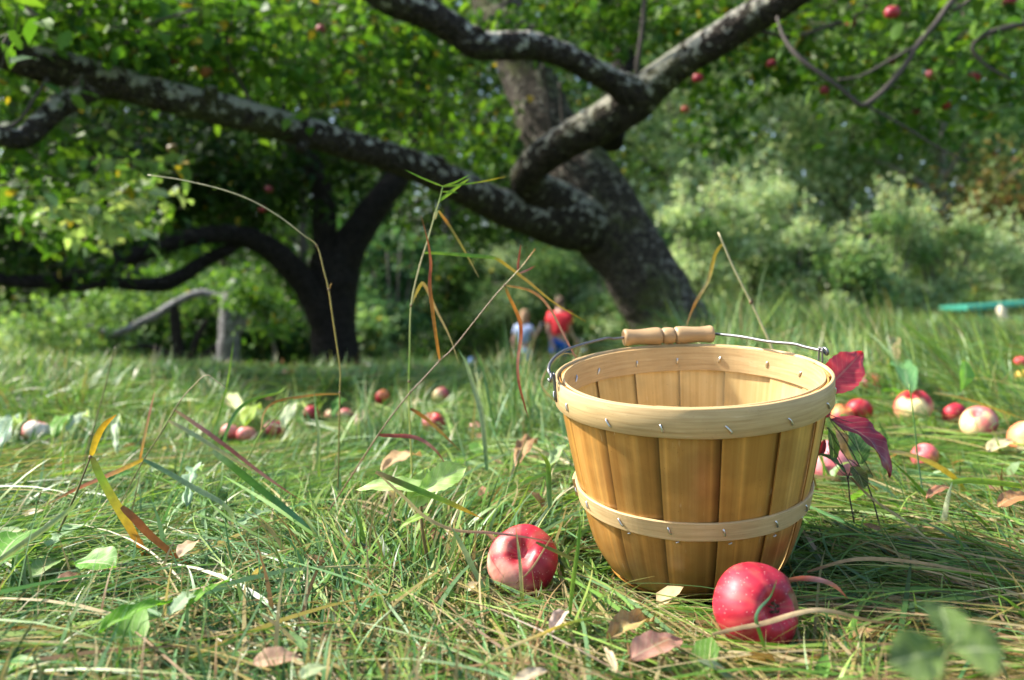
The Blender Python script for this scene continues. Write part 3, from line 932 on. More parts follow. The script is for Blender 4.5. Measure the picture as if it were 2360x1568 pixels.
for z, up_ in ((-1.455, 1), (-1.485, 0)):
    P = np.vstack([[[0, 0, z]], np.stack([0.64 * np.cos(a), 0.64 * np.sin(a), np.full(48, z)], -1)])
    F = np.stack([np.zeros(48, int), 1 + np.arange(48), 1 + (np.arange(48) + 1) % 48], -1)
    mb.add(loc(P), F if up_ else F[:, ::-1], (0.9, 0.9, 0.9), P[:, :2] * BR)
mb.build("base_board", [M['stave']], bk)


def hoop(name, z0, z1, r0, r1, th, seed, tone=1.0, seam=None, wob=0.004):
    """flat bent hoop between heights z0 > z1, outer radii r0 and r1, with an overlapped end"""
    nA = 144
    a = np.linspace(0, 2 * np.pi + R(26), nA) + (seam or 0)
    spiral = np.linspace(0, 1, nA) ** 6 * th * 1.05
    q = np.stack([np.cos(a) * 2, np.sin(a) * 2, np.full(nA, seed * 1.7)], -1)
    w0 = (vnoise(q, 1.3, seed) - 0.5) * wob * 2
    w1 = (vnoise(q, 1.7, seed + 1) - 0.5) * wob * 2
    ch = th * 0.25
    sec = [(r0 - ch, z0, 0), (r0, z0 - ch, 0.0), (r0 * .5 + r1 * .5, (z0 + z1) / 2, 0.5), (r1, z1 + ch, 1), (r1 - ch, z1, 1), (r1 - th, z1, 1), (r0 * .5 + r1 * .5 - th, (z0 + z1) / 2, 0.5), (r0 - th, z0, 0)]
    ns = len(sec)
    P = np.zeros((nA, ns, 3)); UV = np.zeros((nA, ns, 2))
    for k, (r, z, t) in enumerate(sec):
        rr = r + spiral
        P[:, k, 0] = rr * np.cos(a); P[:, k, 1] = rr * np.sin(a); P[:, k, 2] = z + w0 * (1 - t) + w1 * t
        UV[:, k, 0] = a * BR + seed; UV[:, k, 1] = z * BR + (0.013 if k > 4 else 0)
    i = np.arange(nA - 1)[:, None] * ns; j = np.arange(ns)[None]; j2 = (j + 1) % ns
    F = np.stack([i + j, i + ns + j, i + ns + j2, i + j2], -1).reshape(-1, 4)
    m_ = MB()
    m_.add(loc(P.reshape(-1, 3)), F, (tone,) * 3, UV.reshape(-1, 2))
    for e, fl in ((0, 1), (nA - 1, 0)):
        q = loc(P[e]); F = np.array([[0, 1, 4, 5], [0, 5, 6, 7], [1, 2, 3, 4]])
        m_.add(q, F[:, ::-1] if fl else F, (tone * 0.8,) * 3, UV[e])
    return m_.build(name, [M['band']], bk, smooth=False)


ub = hoop("rim_hoop", 0.012, -0.185, 1.0, 1.003, 0.022, 3, 1.0, R(118))
for p_ in ub.data.polygons: p_.use_smooth = True
ib = hoop("inner_hoop", 0.004, -0.20, 0.944, 0.93, 0.018, 5, 0.98, R(-115), 0.006)
lb = hoop("lower_hoop", -0.805, -0.942, 0.878, 0.856, 0.020, 8, 1.12, R(150))


def staple(parent, az, z, r, dr, inward=False):
    js = gb.uniform(0.2, 1.6)
    a0, a1 = R(az) - 0.011 * js, R(az) + 0.013 * js
    s_ = -1 if inward else 1
    q = []
    for a_, zz, rr in ((a0, z + 0.020, r - 0.01 * s_), (a0, z + 0.020, r + 0.006 * s_), ((a0 + a1) / 2, z, r + 0.010 * s_), (a1, z - 0.022, r + 0.006 * s_), (a1, z - 0.022, r - 0.01 * s_)):
        q.append([rr * math.cos(a_), rr * math.sin(a_), zz])
    put_tube(MB(), loc(spline(q, 3)), 0.0068 * BR, 6).build("staple", [M['staple']], parent)


for i in range(NS):
    az = -90 + 3 + 24.6 * i if i < 8 else -90 + 3 + 24 * i
    staple(ub, az + gb.uniform(-1.5, 1.5), -0.118 + gb.uniform(-0.012, 0.012), 1.002, 0)
    staple(lb, az + gb.uniform(-1.5, 1.5), -0.875 + gb.uniform(-0.012, 0.012), 0.867, 0)
    if 0 < (az + 360) % 360 < 180:
        staple(ib, az + gb.uniform(-3, 3), -0.10 + gb.uniform(-0.02, 0.02), 0.922, 0, True)
for i, dz in ((0, -1.01), (1, -1.02), (2, -0.995), (14, -1.0), (13, -1.0)):
    a_ = R(-90 + 6 + 24 * i); r_ = np.interp(-dz, -PZ, PR) + 0.012
    q = [[(r_ + e) * math.cos(a_ + t), (r_ + e) * math.sin(a_ + t), dz + 0.30 * t + 0.04] for t, e in ((-0.02, -0.01), (-0.012, 0.012), (0.0, 0.014), (0.008, -0.005))]
    put_tube(MB(), loc(q), 0.006 * BR, 6).build("staple", [M['staple']], lb)

# wire handle lying back on the far rim
HA = R(7)
e1 = np.array([math.cos(HA), math.sin(HA), 0]); e2 = np.array([-math.sin(HA), math.cos(HA), 0]); e3 = np.array([0, 0, 1.0])


def hp(a_, b_, c_): return a_ * e1 + b_ * e2 + c_ * e3


gz_ = 0.083
left = [hp(-1.035, -0.02, 0.055), hp(-1.05, 0.03, 0.10), hp(-1.0, 0.22, 0.115), hp(-0.90, 0.48, 0.11), hp(-0.76, 0.72, 0.10), hp(-0.57, 0.91, 0.095), hp(-0.38, 1.02, 0.10), hp(-0.32, 1.06, gz_), hp(-0.21, 1.066, gz_)]
right = [hp(0.51, 0.943, gz_), hp(0.56, 0.92, gz_), hp(0.70, 0.72, 0.085), hp(0.80, 0.45, 0.09), hp(0.92, 0.25, 0.10), hp(0.97, 0.16, 0.09), hp(1.02, 0.05, 0.085), hp(1.035, -0.01, 0.085)]
mb = MB()
wr = 0.0118 * BR
put_tube(mb, loc(spline(left, 6)), wr, 10)
put_tube(mb, loc(spline([hp(-0.23, 1.069, gz_), hp(0.15, 1.0045, gz_), hp(0.53, 0.94, gz_)], 6)), wr, 10)
put_tube(mb, loc(spline(right, 6)), wr, 10)
# end hooks around the ears
for sx, c0 in ((-1, hp(-1.035, -0.02, 0.055)), (1, hp(1.035, -0.01, 0.085))):
    q = [c0 + 0.034 * (e3 * math.sin(t) * 0.7 + e2 * math.cos(t)) * 1.0 + e1 * sx * 0.004 * t for t in np.linspace(0.2, 5.6, 10)]
    put_tube(mb, loc(spline(q, 3)), wr * 0.9, 8)
wire = mb.build("handle_wire", [M['metal']], bk)
for sx, zt in ((-1, 0.075), (1, 0.105)):
    q = [hp(sx * 1.012, 0.028, -0.13), hp(sx * 1.016, 0.026, zt - 0.012), hp(sx * 1.02, 0.018, zt), hp(sx * 1.02, -0.018, zt), hp(sx * 1.016, -0.026, zt - 0.012), hp(sx * 1.012, -0.028, -0.13)]
    q2 = [hp(sx * 0.915, 0.028, -0.06), hp(sx * 0.93, 0.028, 0.015), hp(sx * 1.012, 0.028, 0.02)]
    m_ = MB()
    put_tube(m_, loc(spline(q, 4)), wr * 0.6, 8)
    m_.build("wire_ear", [M['metal']], bk)
gp = np.array([[-0.375, 0.050], [-0.372, 0.066], [-0.355, 0.0745], [-0.32, 0.071], [-0.27, 0.067], [-0.20, 0.070], [-0.12, 0.0775], [-0.075, 0.076], [-0.06, 0.066], [-0.052, 0.058], [-0.046, 0.066], [-0.02, 0.073], [0.02, 0.073], [0.046, 0.066], [0.052, 0.058], [0.06, 0.066], [0.075, 0.076], [0.12, 0.0775], [0.20, 0.070], [0.27, 0.067], [0.32, 0.071], [0.355, 0.0745], [0.372, 0.066], [0.375, 0.050]])
gp = spline(gp, 3)
na = 32
a = np.linspace(0, 2 * np.pi, na, endpoint=False)
P = np.array([[hp(x + 0.15, 1.03 - 0.17 * (x + 0.15) + r * math.cos(t), gz_ + r * math.sin(t)) for t in a] for x, r in gp])
i = np.arange(len(gp) - 1)[:, None] * na; j = np.arange(na)[None]; j2 = (j + 1) % na
F = np.stack([i + j, i + na + j, i + na + j2, i + j2], -1).reshape(-1, 4)
uv = np.stack([np.repeat(gp[:, 0] * BR, na), np.tile(a * 0.01, len(gp))], -1)
gc = np.repeat(np.interp(gp[:, 1], [0.050, 0.062, 0.069], [0.45, 0.62, 1.0]), na)[:, None] * np.ones(3)
mb = MB().add(loc(P.reshape(-1, 3)), F, gc, uv)
for e, x in ((0, -0.375), (len(gp) - 1, 0.375)):
    V = np.vstack([loc([hp(x * 0.99 + 0.15, 1.03 - 0.17 * (x * 0.99 + 0.15), gz_)]), loc(P[e])])
    F = np.stack([np.zeros(na, int), 1 + np.arange(na), 1 + (np.arange(na) + 1) % na], -1)
    mb.add(V, F if e == 0 else F[:, ::-1], (0.4, 0.35, 0.3), np.zeros((na + 1, 2)))
mb.build("grip", [M['grip']], bk)
# ------------------------------------------------------------------ single stalks, blades and leaves
GREEN, BGREEN, LIME, STRAW, TAN, OLIVE, REDB, ORNG, YELW, BROWN, MAUVE, SAGE = ((0.10, 0.24, 0.03), (0.10, 0.22, 0.11), (0.20, 0.34, 0.04), (0.50, 0.42, 0.22), (0.40, 0.29, 0.15), (0.13, 0.13, 0.035), (0.28, 0.07, 0.04), (0.48, 0.20, 0.03), (0.56, 0.40, 0.04), (0.17, 0.085, 0.035), (0.38, 0.19, 0.18), (0.26, 0.36, 0.20))


def pts3(pts, d):
    return np.array([W(p[0], p[1], p[2] if len(p) > 2 else d) for p in pts])


def blade_part(parent, pts, w, stops, d, name="leaf_blade", fold=0.3, twist=0.0, step=6, prof=None):
    P = spline(pts3(pts, d), step)
    t = np.linspace(0, 1, len(P))
    pr = np.interp(t, [0, 0.06, 0.35, 0.75, 1], [0.45, 0.75, 1, 0.7, 0.06] if prof is None else prof)
    wm = w / F_PX * d * pr
    tw = twist * np.sin(t * 4.0)
    V, Fq, uv = ribbon(P, wm, None, fold, tw)
    C = np.repeat(grad(stops, t), 3, 0)
    C = C * (0.85 + 0.3 * vnoise(V, 220, 5))[:, None]
    return mesh_np(name, V, Fq, [M['blade']], parent, C, uv)


def root(pts, d):
    """carry the lowest end of a stem on, in its own direction, down into the ground"""
    A, B = pts3(pts[:2], d)
    v = (A - B) / np.linalg.norm(A - B)
    v[2] = min(v[2], -0.35)
    p = A.copy()
    while p[2] > gz1(p[0], p[1]) - 0.01: p = p + v * 0.004
    return p


def stalk(label, stem, d, r, stops, blades=(), name="grass_stalk", nodes=(), rootit=True, mat='stem', taper=0.55):
    P = pts3(stem, d)
    if rootit: P = np.vstack([root(stem, d)[None], P])
    o = thing(name, label, "grass stalk", P[0])
    S = spline(P, 6)
    t = np.linspace(0, 1, len(S))
    V, F3, F, uv = tube(S, r / F_PX * d * (1 - (1 - taper) * t), 6)
    C = np.vstack([np.repeat(grad(stops, t), 6, 0), grad(stops, np.array([0, 1.0]))])
    mb = MB(); mb.add2(V, F3, F, C * (0.85 + 0.3 * vnoise(V, 300, 3))[:, None], uv)
    for nx_, ny_ in nodes:
        c = W(nx_, ny_, d)
        rr = r / F_PX * d
        put_tube(mb, [c - [0, 0, rr * 1.6], c, c + [0, 0, rr * 1.6]], [rr * .8, rr * 1.45, rr * .8], 6, (0.16, 0.09, 0.035))
    mb.build("stem", [M['stem']], o)
    for b in blades:
        blade_part(o, b[0], b[1], b[2], b[3] if len(b) > 3 else d, name=b[4] if len(b) > 4 else "leaf_blade", twist=b[5] if len(b) > 5 else 0.25)
    return o


def lone(label, pts, w, stops, d, name="stalk", twist=0.2, rootit=False, prof=None):
    P = pts3(pts, d)
    o = blade_part(None, pts, w, stops, d, name, twist=twist, prof=prof)
    tag(o, label, "grass blade")
    return o


S = lambda *c: [(i / max(1, len(c) - 1), x) for i, x in enumerate(c)]
stalk("tall thin bent stalk whose pale top droops far to the left", [(780, 1062), (783, 905), (784, 855), (775, 790), (765, 722), (757, 668), (745, 620), (730, 567), (700, 543), (650, 504), (600, 473), (555, 452), (500, 434), (450, 422), (400, 412), (341, 404)], 1.15, 2.1, [(0, OLIVE), (0.3, (0.34, 0.25, 0.05)), (0.5, (0.36, 0.27, 0.08)), (0.6, STRAW), (1, (0.62, 0.54, 0.34))],
      [([(781, 908), (740, 909), (700, 914), (650, 922), (622, 934), (606, 958), (600, 1000), (592, 1045)], 6, S((0.42, 0.26, 0.06), (0.30, 0.17, 0.06), BROWN, (0.35, 0.26, 0.15), STRAW)),
       ([(757, 670), (760, 662), (763, 652)], 3, S(ORNG, TAN))], nodes=[(783, 905), (757, 668), (730, 567)])
stalk("tall slim green stalk topped by spreading bladelike spikes, centre of the photo", [(946, 1015), (943, 940), (942, 880), (944, 800), (947, 705), (965, 620), (985, 555), (1003, 492), (1013, 460), (1020, 430)], 1.12, 2.3, [(0, (0.42, 0.38, 0.10)), (0.35, LIME), (0.6, STRAW), (1, LIME)],
      [([(1020, 430), (975, 412), (933, 392)], 4, S(LIME, GREEN), 1.12, "seed_spike", 0), ([(1020, 430), (1050, 420), (1086, 401)], 4.5, S(LIME, GREEN), 1.12, "seed_spike", 0),
       ([(1020, 431), (1060, 426), (1110, 419), (1168, 407)], 4, S(LIME, GREEN, YELW), 1.12, "seed_spike", 0), ([(1011, 464), (1035, 446), (1062, 425), (1083, 411)], 8, S(GREEN, LIME, LIME), 1.12, "seed_spike", 0),
       ([(1018, 442), (1038, 443), (1056, 445)], 4, S(LIME, GREEN), 1.12, "seed_spike", 0),
       ([(1000, 506), (1004, 492), (1010, 484)], 9, S(STRAW, SAGE), 1.12, "sheath", 0),
       ([(1010, 486), (1025, 506), (1040, 528), (1068, 575), (1103, 640)], 7, S((0.45, 0.30, 0.06), ORNG, OLIVE, (0.30, 0.24, 0.05), STRAW), 1.12),
       ([(977, 583), (1020, 584), (1070, 588), (1120, 592), (1145, 597), (1170, 614), (1220, 652), (1275, 697), (1350, 742)], 9, [(0, LIME), (0.3, GREEN), (0.45, LIME), (0.55, YELW), (0.75, (0.38, 0.26, 0.07)), (1, YELW)], 1.10),
       ([(947, 704), (955, 682), (970, 656), (977, 656), (990, 680), (1005, 715), (1035, 775), (1057, 838)], 8, S(STRAW, YELW, (0.40, 0.26, 0.10), TAN, STRAW), 1.12),
       ([(945, 942), (960, 950), (985, 968), (1020, 1000), (1060, 1040)], 9, S(BROWN, ORNG, (0.34, 0.22, 0.06), BROWN), 1.12)], nodes=[(947, 705), (942, 880)])
stalk("long reddish brown diagonal stalk with dangling red and tan blades", [(832, 1063), (871, 1003), (905, 955), (945, 905), (980, 868), (1013, 832), (1045, 801), (1100, 732), (1140, 682), (1162, 658), (1188, 630), (1205, 611), (1233, 574)], 1.02, 1.9, [(0, (0.26, 0.13, 0.06)), (0.3, (0.20, 0.12, 0.07)), (0.7, (0.28, 0.18, 0.10)), (0.85, STRAW), (1, ORNG)],
      [([(1013, 832), (1004, 775), (996, 715), (990, 665), (990, 640), (992, 605), (985, 555), (970, 497)], 9, [(0, ORNG), (0.3, (0.34, 0.15, 0.03)), (0.55, REDB), (0.7, (0.36, 0.10, 0.05)), (1, BROWN)]),
       ([(1193, 626), (1194, 605), (1200, 563)], 6, S(REDB, (0.4, 0.1, 0.06), REDB), 1.02, "seed_spike"), ([(1196, 630), (1215, 623), (1233, 613)], 5, S(MAUVE, REDB), 1.02, "seed_spike"),
       ([(1164, 660), (1172, 682), (1188, 715), (1199, 745), (1200, 780), (1193, 830), (1195, 880), (1210, 940), (1218, 965)], 9, [(0, OLIVE), (0.2, ORNG), (0.45, REDB), (0.6, MAUVE), (0.8, REDB), (1, BROWN)]),
       ([(1165, 658), (1200, 664), (1225, 672), (1250, 690), (1275, 725), (1300, 775), (1325, 822), (1345, 850)], 7, S((0.40, 0.26, 0.10), (0.4, 0.2, 0.06), (0.42, 0.2, 0.12), MAUVE, REDB)),
       ([(872, 1003), (905, 1004), (945, 1006), (975, 1016), (1005, 1040), (1030, 1075)], 10, S(REDB, (0.32, 0.07, 0.06), MAUVE, BROWN))], nodes=[(1013, 832), (1162, 658), (945, 905)])
stalk("thick pale straw stalk rising behind the basket's back rim, leaning left", [(1800, 850), (1778, 800), (1755, 750), (1730, 697), (1690, 618), (1655, 536)], 1.25, 3.4, S(LIME, STRAW, (0.6, 0.5, 0.25), STRAW, (0.62, 0.52, 0.3)),
      [([(1663, 563), (1648, 585), (1640, 615), (1630, 650), (1608, 688), (1592, 722), (1577, 765)], 9, [(0, YELW), (0.3, (0.5, 0.34, 0.05)), (0.55, STRAW), (0.75, ORNG), (1, TAN)])], nodes=[(1730, 697)])
stalk("dark stem with yellow and rust-coloured blades in the left foreground", [(148, 1198), (175, 1138), (192, 1095), (208, 1055)], 0.84, 3.2, S((0.10, 0.09, 0.03), OLIVE, (0.12, 0.07, 0.04)),
      [([(210, 1050), (222, 1010), (240, 980), (268, 956)], 16, S(YELW, (0.62, 0.40, 0.03), (0.45, 0.22, 0.03)), 0.84),
       ([(212, 1055), (230, 1095), (255, 1140), (285, 1190), (305, 1225), (322, 1255), (345, 1292), (370, 1304), (410, 1285)], 21, [(0, OLIVE), (0.15, LIME), (0.4, YELW), (0.6, ORNG), (0.8, (0.40, 0.2, 0.05)), (1, ORNG)], 0.82),
       ([(280, 1168), (310, 1195), (345, 1232), (390, 1270), (436, 1302)], 19, S(BROWN, (0.30, 0.10, 0.03), (0.34, 0.13, 0.03), (0.30, 0.1, 0.03)), 0.79)], nodes=[(208, 1055)], name="weed_stalk")
stalk("dark thin stem with a bent straw tip and purple blade, left of centre", [(275, 1165), (330, 1062), (370, 1000), (402, 946), (420, 918), (445, 890), (474, 865), (498, 878), (521, 896)], 1.0, 1.8, [(0, OLIVE), (0.5, (0.16, 0.13, 0.05)), (0.6, TAN), (1, STRAW)],
      [([(404, 946), (440, 970), (480, 998), (530, 1035), (590, 1082), (640, 1118), (690, 1152)], 10, S((0.4, 0.28, 0.15), MAUVE, (0.26, 0.09, 0.08), MAUVE, REDB), 0.99),
       ([(388, 970), (430, 992), (480, 1022), (540, 1060), (590, 1090)], 11, S(STRAW, SAGE, (0.40, 0.38, 0.18), STRAW), 0.97),
       ([(331, 1058), (290, 1078), (235, 1102), (170, 1130), (80, 1178)], 11, S(YELW, (0.48, 0.3, 0.1), MAUVE, (0.42, 0.15, 0.1), STRAW), 0.97),
       ([(330, 1060), (380, 1085), (440, 1120), (505, 1155), (530, 1180), (535, 1205), (530, 1232)], 13, [(0, BGREEN), (0.4, SAGE), (0.75, SAGE), (0.85, STRAW), (1, STRAW)], 0.94)], nodes=[(402, 946), (330, 1062)])
stalk("thin dark leafless stem standing between the yellow blade and the left edge", [(212, 1000), (240, 900), (255, 840), (265, 800)], 1.3, 2.0, S(OLIVE, (0.16, 0.15, 0.05), OLIVE))
stalk("thin jointed brown stem crossing behind the purple blade", [(575, 1050), (600, 1000), (640, 955), (668, 925)], 1.15, 2.2, S(OLIVE, LIME, OLIVE), [([(676, 918), (662, 922), (650, 932)], 5, S(LIME, STRAW))])
stalk("wiry dark grass culm standing right of the red-leaved sprig", [(2128, 1150), (2115, 1060), (2106, 970), (2095, 886)], 1.1, 2.3, S(BGREEN, (0.05, 0.12, 0.05), GREEN))

LONE = [
    ("vivid green slanting blade low in the left foreground", [(490, 1040), (540, 1078), (610, 1135), (680, 1190), (738, 1238)], 17, S(SAGE, GREEN, (0.07, 0.2, 0.03), (0.06, 0.17, 0.10), BGREEN), 0.88),
    ("pinkish upright blade left of the bent straw stem", [(322, 1062), (333, 1005), (345, 950), (357, 900)], 6.5, S(ORNG, TAN, MAUVE, (0.5, 0.33, 0.26)), 1.15),
    ("tall fine green blade tip standing before the dead trunk", [(488, 1010), (508, 945), (525, 875), (539, 780)], 4.5, S(BGREEN, GREEN, LIME, GREEN), 1.25),
    ("arched bright green blade above the pink apples on the left", [(508, 1045), (524, 990), (548, 945), (585, 920), (640, 905), (662, 888)], 9, S(GREEN, BGREEN, GREEN, LIME, SAGE), 1.2),
    ("broad pale blue green upright blade left of the basket", [(1122, 1085), (1116, 1010), (1108, 950), (1090, 890), (1075, 840), (1056, 806)], 13, S(BGREEN, SAGE, (0.24, 0.34, 0.22), SAGE, BGREEN), 1.15),
    ("thin green blade standing close right of the broad pale one", [(1142, 1000), (1130, 945), (1120, 890), (1110, 845), (1092, 800)], 6, S(GREEN, BGREEN, GREEN), 1.5),
    ("pale vertical blade right of the bent stalk's foot", [(735, 1100), (733, 1060), (735, 1000), (728, 960), (724, 900)], 9, S(LIME, SAGE, BGREEN), 1.1),
    ("pale whitish blade stub standing at the right below the bright green one", [(2168, 1242), (2175, 1195), (2183, 1150), (2194, 1110)], 13, S((0.4, 0.45, 0.25), (0.42, 0.45, 0.28), SAGE), 0.95),
    ("bright lime blade pointing to the right photo edge", [(2190, 1112), (2230, 1107), (2290, 1112), (2365, 1122), (2440, 1135)], 15, S(LIME, (0.26, 0.42, 0.03), LIME), 0.97),
    ("arched yellow blade among the right-hand apples", [(2228, 1145), (2205, 1108), (2160, 1075), (2110, 1053), (2060, 1042), (1995, 1040)], 13, S(LIME, YELW, (0.55, 0.42, 0.1), STRAW, (0.45, 0.32, 0.15)), 1.12),
    ("long golden straw drooping across the right edge above the apples", [(2150, 905), (2220, 918), (2300, 945), (2370, 970)], 5, S(STRAW, YELW, (0.45, 0.32, 0.1)), 1.6),
    ("tan dry blade lying over the front of the large red apple", [(1640, 1462), (1700, 1448), (1760, 1436), (1830, 1415), (1880, 1406), (1930, 1412), (2010, 1432), (2120, 1445)], 12, [(0, TAN), (0.3, (0.5, 0.36, 0.2)), (0.55, (0.62, 0.48, 0.28)), (0.75, TAN), (1, BROWN)], 0.60),
    ("curled green blade standing over the large red apple", [(1768, 1520), (1757, 1480), (1744, 1440), (1742, 1420), (1752, 1400), (1775, 1375), (1790, 1335)], 9, S(LIME, GREEN, BGREEN, (0.08, 0.18, 0.1), GREEN), 0.60),
    ("olive blade with a yellow tip crossing in front of the pale leaf cluster", [(865, 1088), (905, 1105), (960, 1128), (1020, 1152), (1070, 1175), (1112, 1196)], 15, S(TAN, OLIVE, GREEN, LIME, YELW, ORNG), 0.78),
    ("straw blade arching from the pale leaf cluster over the left apple", [(880, 1100), (930, 1145), (985, 1195), (1050, 1222), (1130, 1228), (1210, 1238), (1300, 1255)], 8, S(STRAW, STRAW, TAN, MAUVE, TAN), 0.76),
    ("olive blade leaning from the left apple to the basket", [(1235, 1250), (1290, 1275), (1345, 1300), (1390, 1325)], 9, S(OLIVE, (0.22, 0.24, 0.04), GREEN), 0.74),
    ("brown thin blade rising across the left apple", [(1190, 1345), (1225, 1310), (1260, 1255), (1282, 1220)], 5, S(BROWN, TAN, ORNG), 0.74),
    ("pale upright blade standing in front of the left apple", [(1205, 1395), (1200, 1330), (1196, 1280), (1188, 1215)], 9, S(LIME, STRAW, SAGE, TAN), 0.72),
    ("curved thick green blade left of the apple in the foreground", [(1120, 1370), (1085, 1300), (1060, 1250), (1040, 1215)], 13, S(BGREEN, SAGE, BGREEN), 0.74),
    ("green blade standing tall against the basket's left wall", [(1312, 1420), (1320, 1340), (1333, 1250), (1337, 1190)], 11, S(GREEN, LIME, GREEN, GREEN), 0.66),
    ("upright green blade behind the left end of the lower hoop", [(1268, 1180), (1264, 1120), (1262, 1070), (1245, 1045)], 13, S(BGREEN, GREEN, LIME), 0.86),
    ("thin grass loop curling beside the basket's left ear", [(1335, 980), (1290, 935), (1258, 905), (1248, 880), (1268, 840), (1300, 815), (1345, 825)], 5, S(LIME, (0.4, 0.4, 0.2), STRAW, TAN, TAN), 1.05),
    ("red dry blade curving on the straw right of the large apple", [(1810, 1338), (1850, 1333), (1890, 1337), (1925, 1352), (1955, 1382)], 13, S(BROWN, REDB, MAUVE, (0.45, 0.2, 0.15), REDB), 0.68),
    ("pair of long pale straws lying from the sprig to the lower right", [(1960, 1100), (2010, 1150), (2090, 1205), (2160, 1262), (2215, 1305)], 6, S(BROWN, TAN, STRAW, (0.55, 0.47, 0.28), TAN), 0.84),
    ("long brown straw lying level right of the basket bottom", [(1860, 1318), (1950, 1292), (2020, 1288), (2120, 1297), (2240, 1318), (2330, 1325)], 9, S(BROWN, TAN, (0.45, 0.30, 0.15), TAN, BROWN), 0.74),
    ("pale curled straw lying in the bottom centre of the photo", [(600, 1415), (650, 1450), (700, 1500), (735, 1525), (790, 1540)], 9, S(TAN, STRAW, (0.6, 0.5, 0.34), STRAW), 0.60),
    ("long golden straw arching above the fallen leaves at bottom centre", [(1100, 1545), (1170, 1495), (1240, 1465), (1300, 1440), (1370, 1425), (1440, 1435)], 8, S(LIME, STRAW, YELW, LIME, OLIVE), 0.56),
    ("lone grey brown twig lying in the lower left corner", [(-10, 1515), (80, 1500), (180, 1490), (270, 1480)], 14, S(TAN, (0.34, 0.24, 0.16), (0.30, 0.22, 0.16), MAUVE), 0.60),
    ("broad pale green blade sweeping in from the left edge", [(-20, 1305), (40, 1262), (100, 1220), (160, 1175), (190, 1140)], 15, S(SAGE, (0.32, 0.38, 0.16), SAGE, LIME), 0.70),
]
for lab, pts, w, st_, d in LONE:
    lone(lab, pts, w, st_, d)


def leaf(label, base, tip, width, cols, mat='weed', shape='ovate', lift=0.03, roll=0.0, cup=0.25, curl=0.15, serr=0.0, wav=0.04, seed=0, name="leaf", cat="leaf", parent=None, petiole=None, up=None):
    gl = np.random.default_rng(seed + 70)
    near = 0.022 if base[1] > 1060 else 0.012
    B = W(*base) if len(base) == 3 else G(base[0], base[1], lift + near)[0]
    T = W(*tip) if len(tip) == 3 else G(tip[0], tip[1], lift + near)[0]
    L = np.linalg.norm(T - B); X = (T - B) / L
    dmid = np.linalg.norm((B + T) / 2 - CAM)
    wd = width / F_PX * dmid
    ref = np.array(up if up is not None else (0, -0.35, 0.9), float)
    Y = np.cross(ref, X); Y /= np.linalg.norm(Y)
    Z = np.cross(X, Y)
    Y, Z = Y * math.cos(roll) + Z * math.sin(roll), Z * math.cos(roll) - Y * math.sin(roll)
    n, m = 26, 9
    t = np.linspace(0, 1, n); u = np.linspace(-1, 1, m)
    sh = {'ovate': np.sin(np.pi * np.clip(t, 0, 1) ** 0.75) ** 0.8, 'oblong': np.clip(np.sin(np.pi * t), 0, 1) ** 0.42, 'lance': np.sin(np.pi * t ** 0.6) ** 1.1,
          'obovate': np.sin(np.pi * t ** 1.5) ** 0.8, 'round': np.sqrt(np.clip(1 - (2 * t - 1) ** 2, 0, 1))}[shape]
    if shape == 'oblong' and serr > 0.2: sh = sh * (0.72 + 0.28 * np.sign(np.sin(t * 26)))
    elif serr: sh = sh * (1 + serr * (((t * 17) % 1) - 0.5))
    sh = sh * (1 + 0.12 * (vnoise(np.stack([t * 6, 0 * t, 0 * t + seed], -1), 1.0, seed) - 0.5))
    sh[0] = max(sh[0], 0.03); sh[-1] = 0.02
    yy = u[None] * sh[:, None] * wd / 2
    zz = cup * np.abs(yy) + curl * L * (4 * t * (1 - t))[:, None] * 0.5
    q = np.stack([np.repeat(t * 4, m), np.tile(u * 1.2, n), np.full(n * m, seed * 3.1)], -1)
    zz = zz + ((vnoise(q, 1.5, seed) - 0.5) * wav * L).reshape(n, m) + wav * 0.3 * L * (np.abs(u) ** 2)[None] * np.sin(t * 20 + seed)[:, None]
    V = B + X * (t * L)[:, None, None] + Y * yy[..., None] + Z * zz[..., None]
    V = V.reshape(-1, 3)
    i = np.arange(n - 1)[:, None] * m; j = np.arange(m - 1)[None]
    F = np.stack([i + j, i + j + 1, i + m + j + 1, i + m + j], -1).reshape(-1, 4)
    uv = np.stack([np.tile(u, n), np.repeat(t, m)], -1)
    k = np.clip(fbm(q, 1.1, seed + 2, 3) * 1.9 - 0.45, 0, 1)
    C = grad(S(*cols), k)
    if parent is not None and parent.type == 'EMPTY':
        o = mesh_np(name, V, F, [M[mat]], parent, C, uv)
    else:
        o = mesh_np(name, V, F, [M[mat]], None, C, uv)
        tag(o, label, cat)
    return o


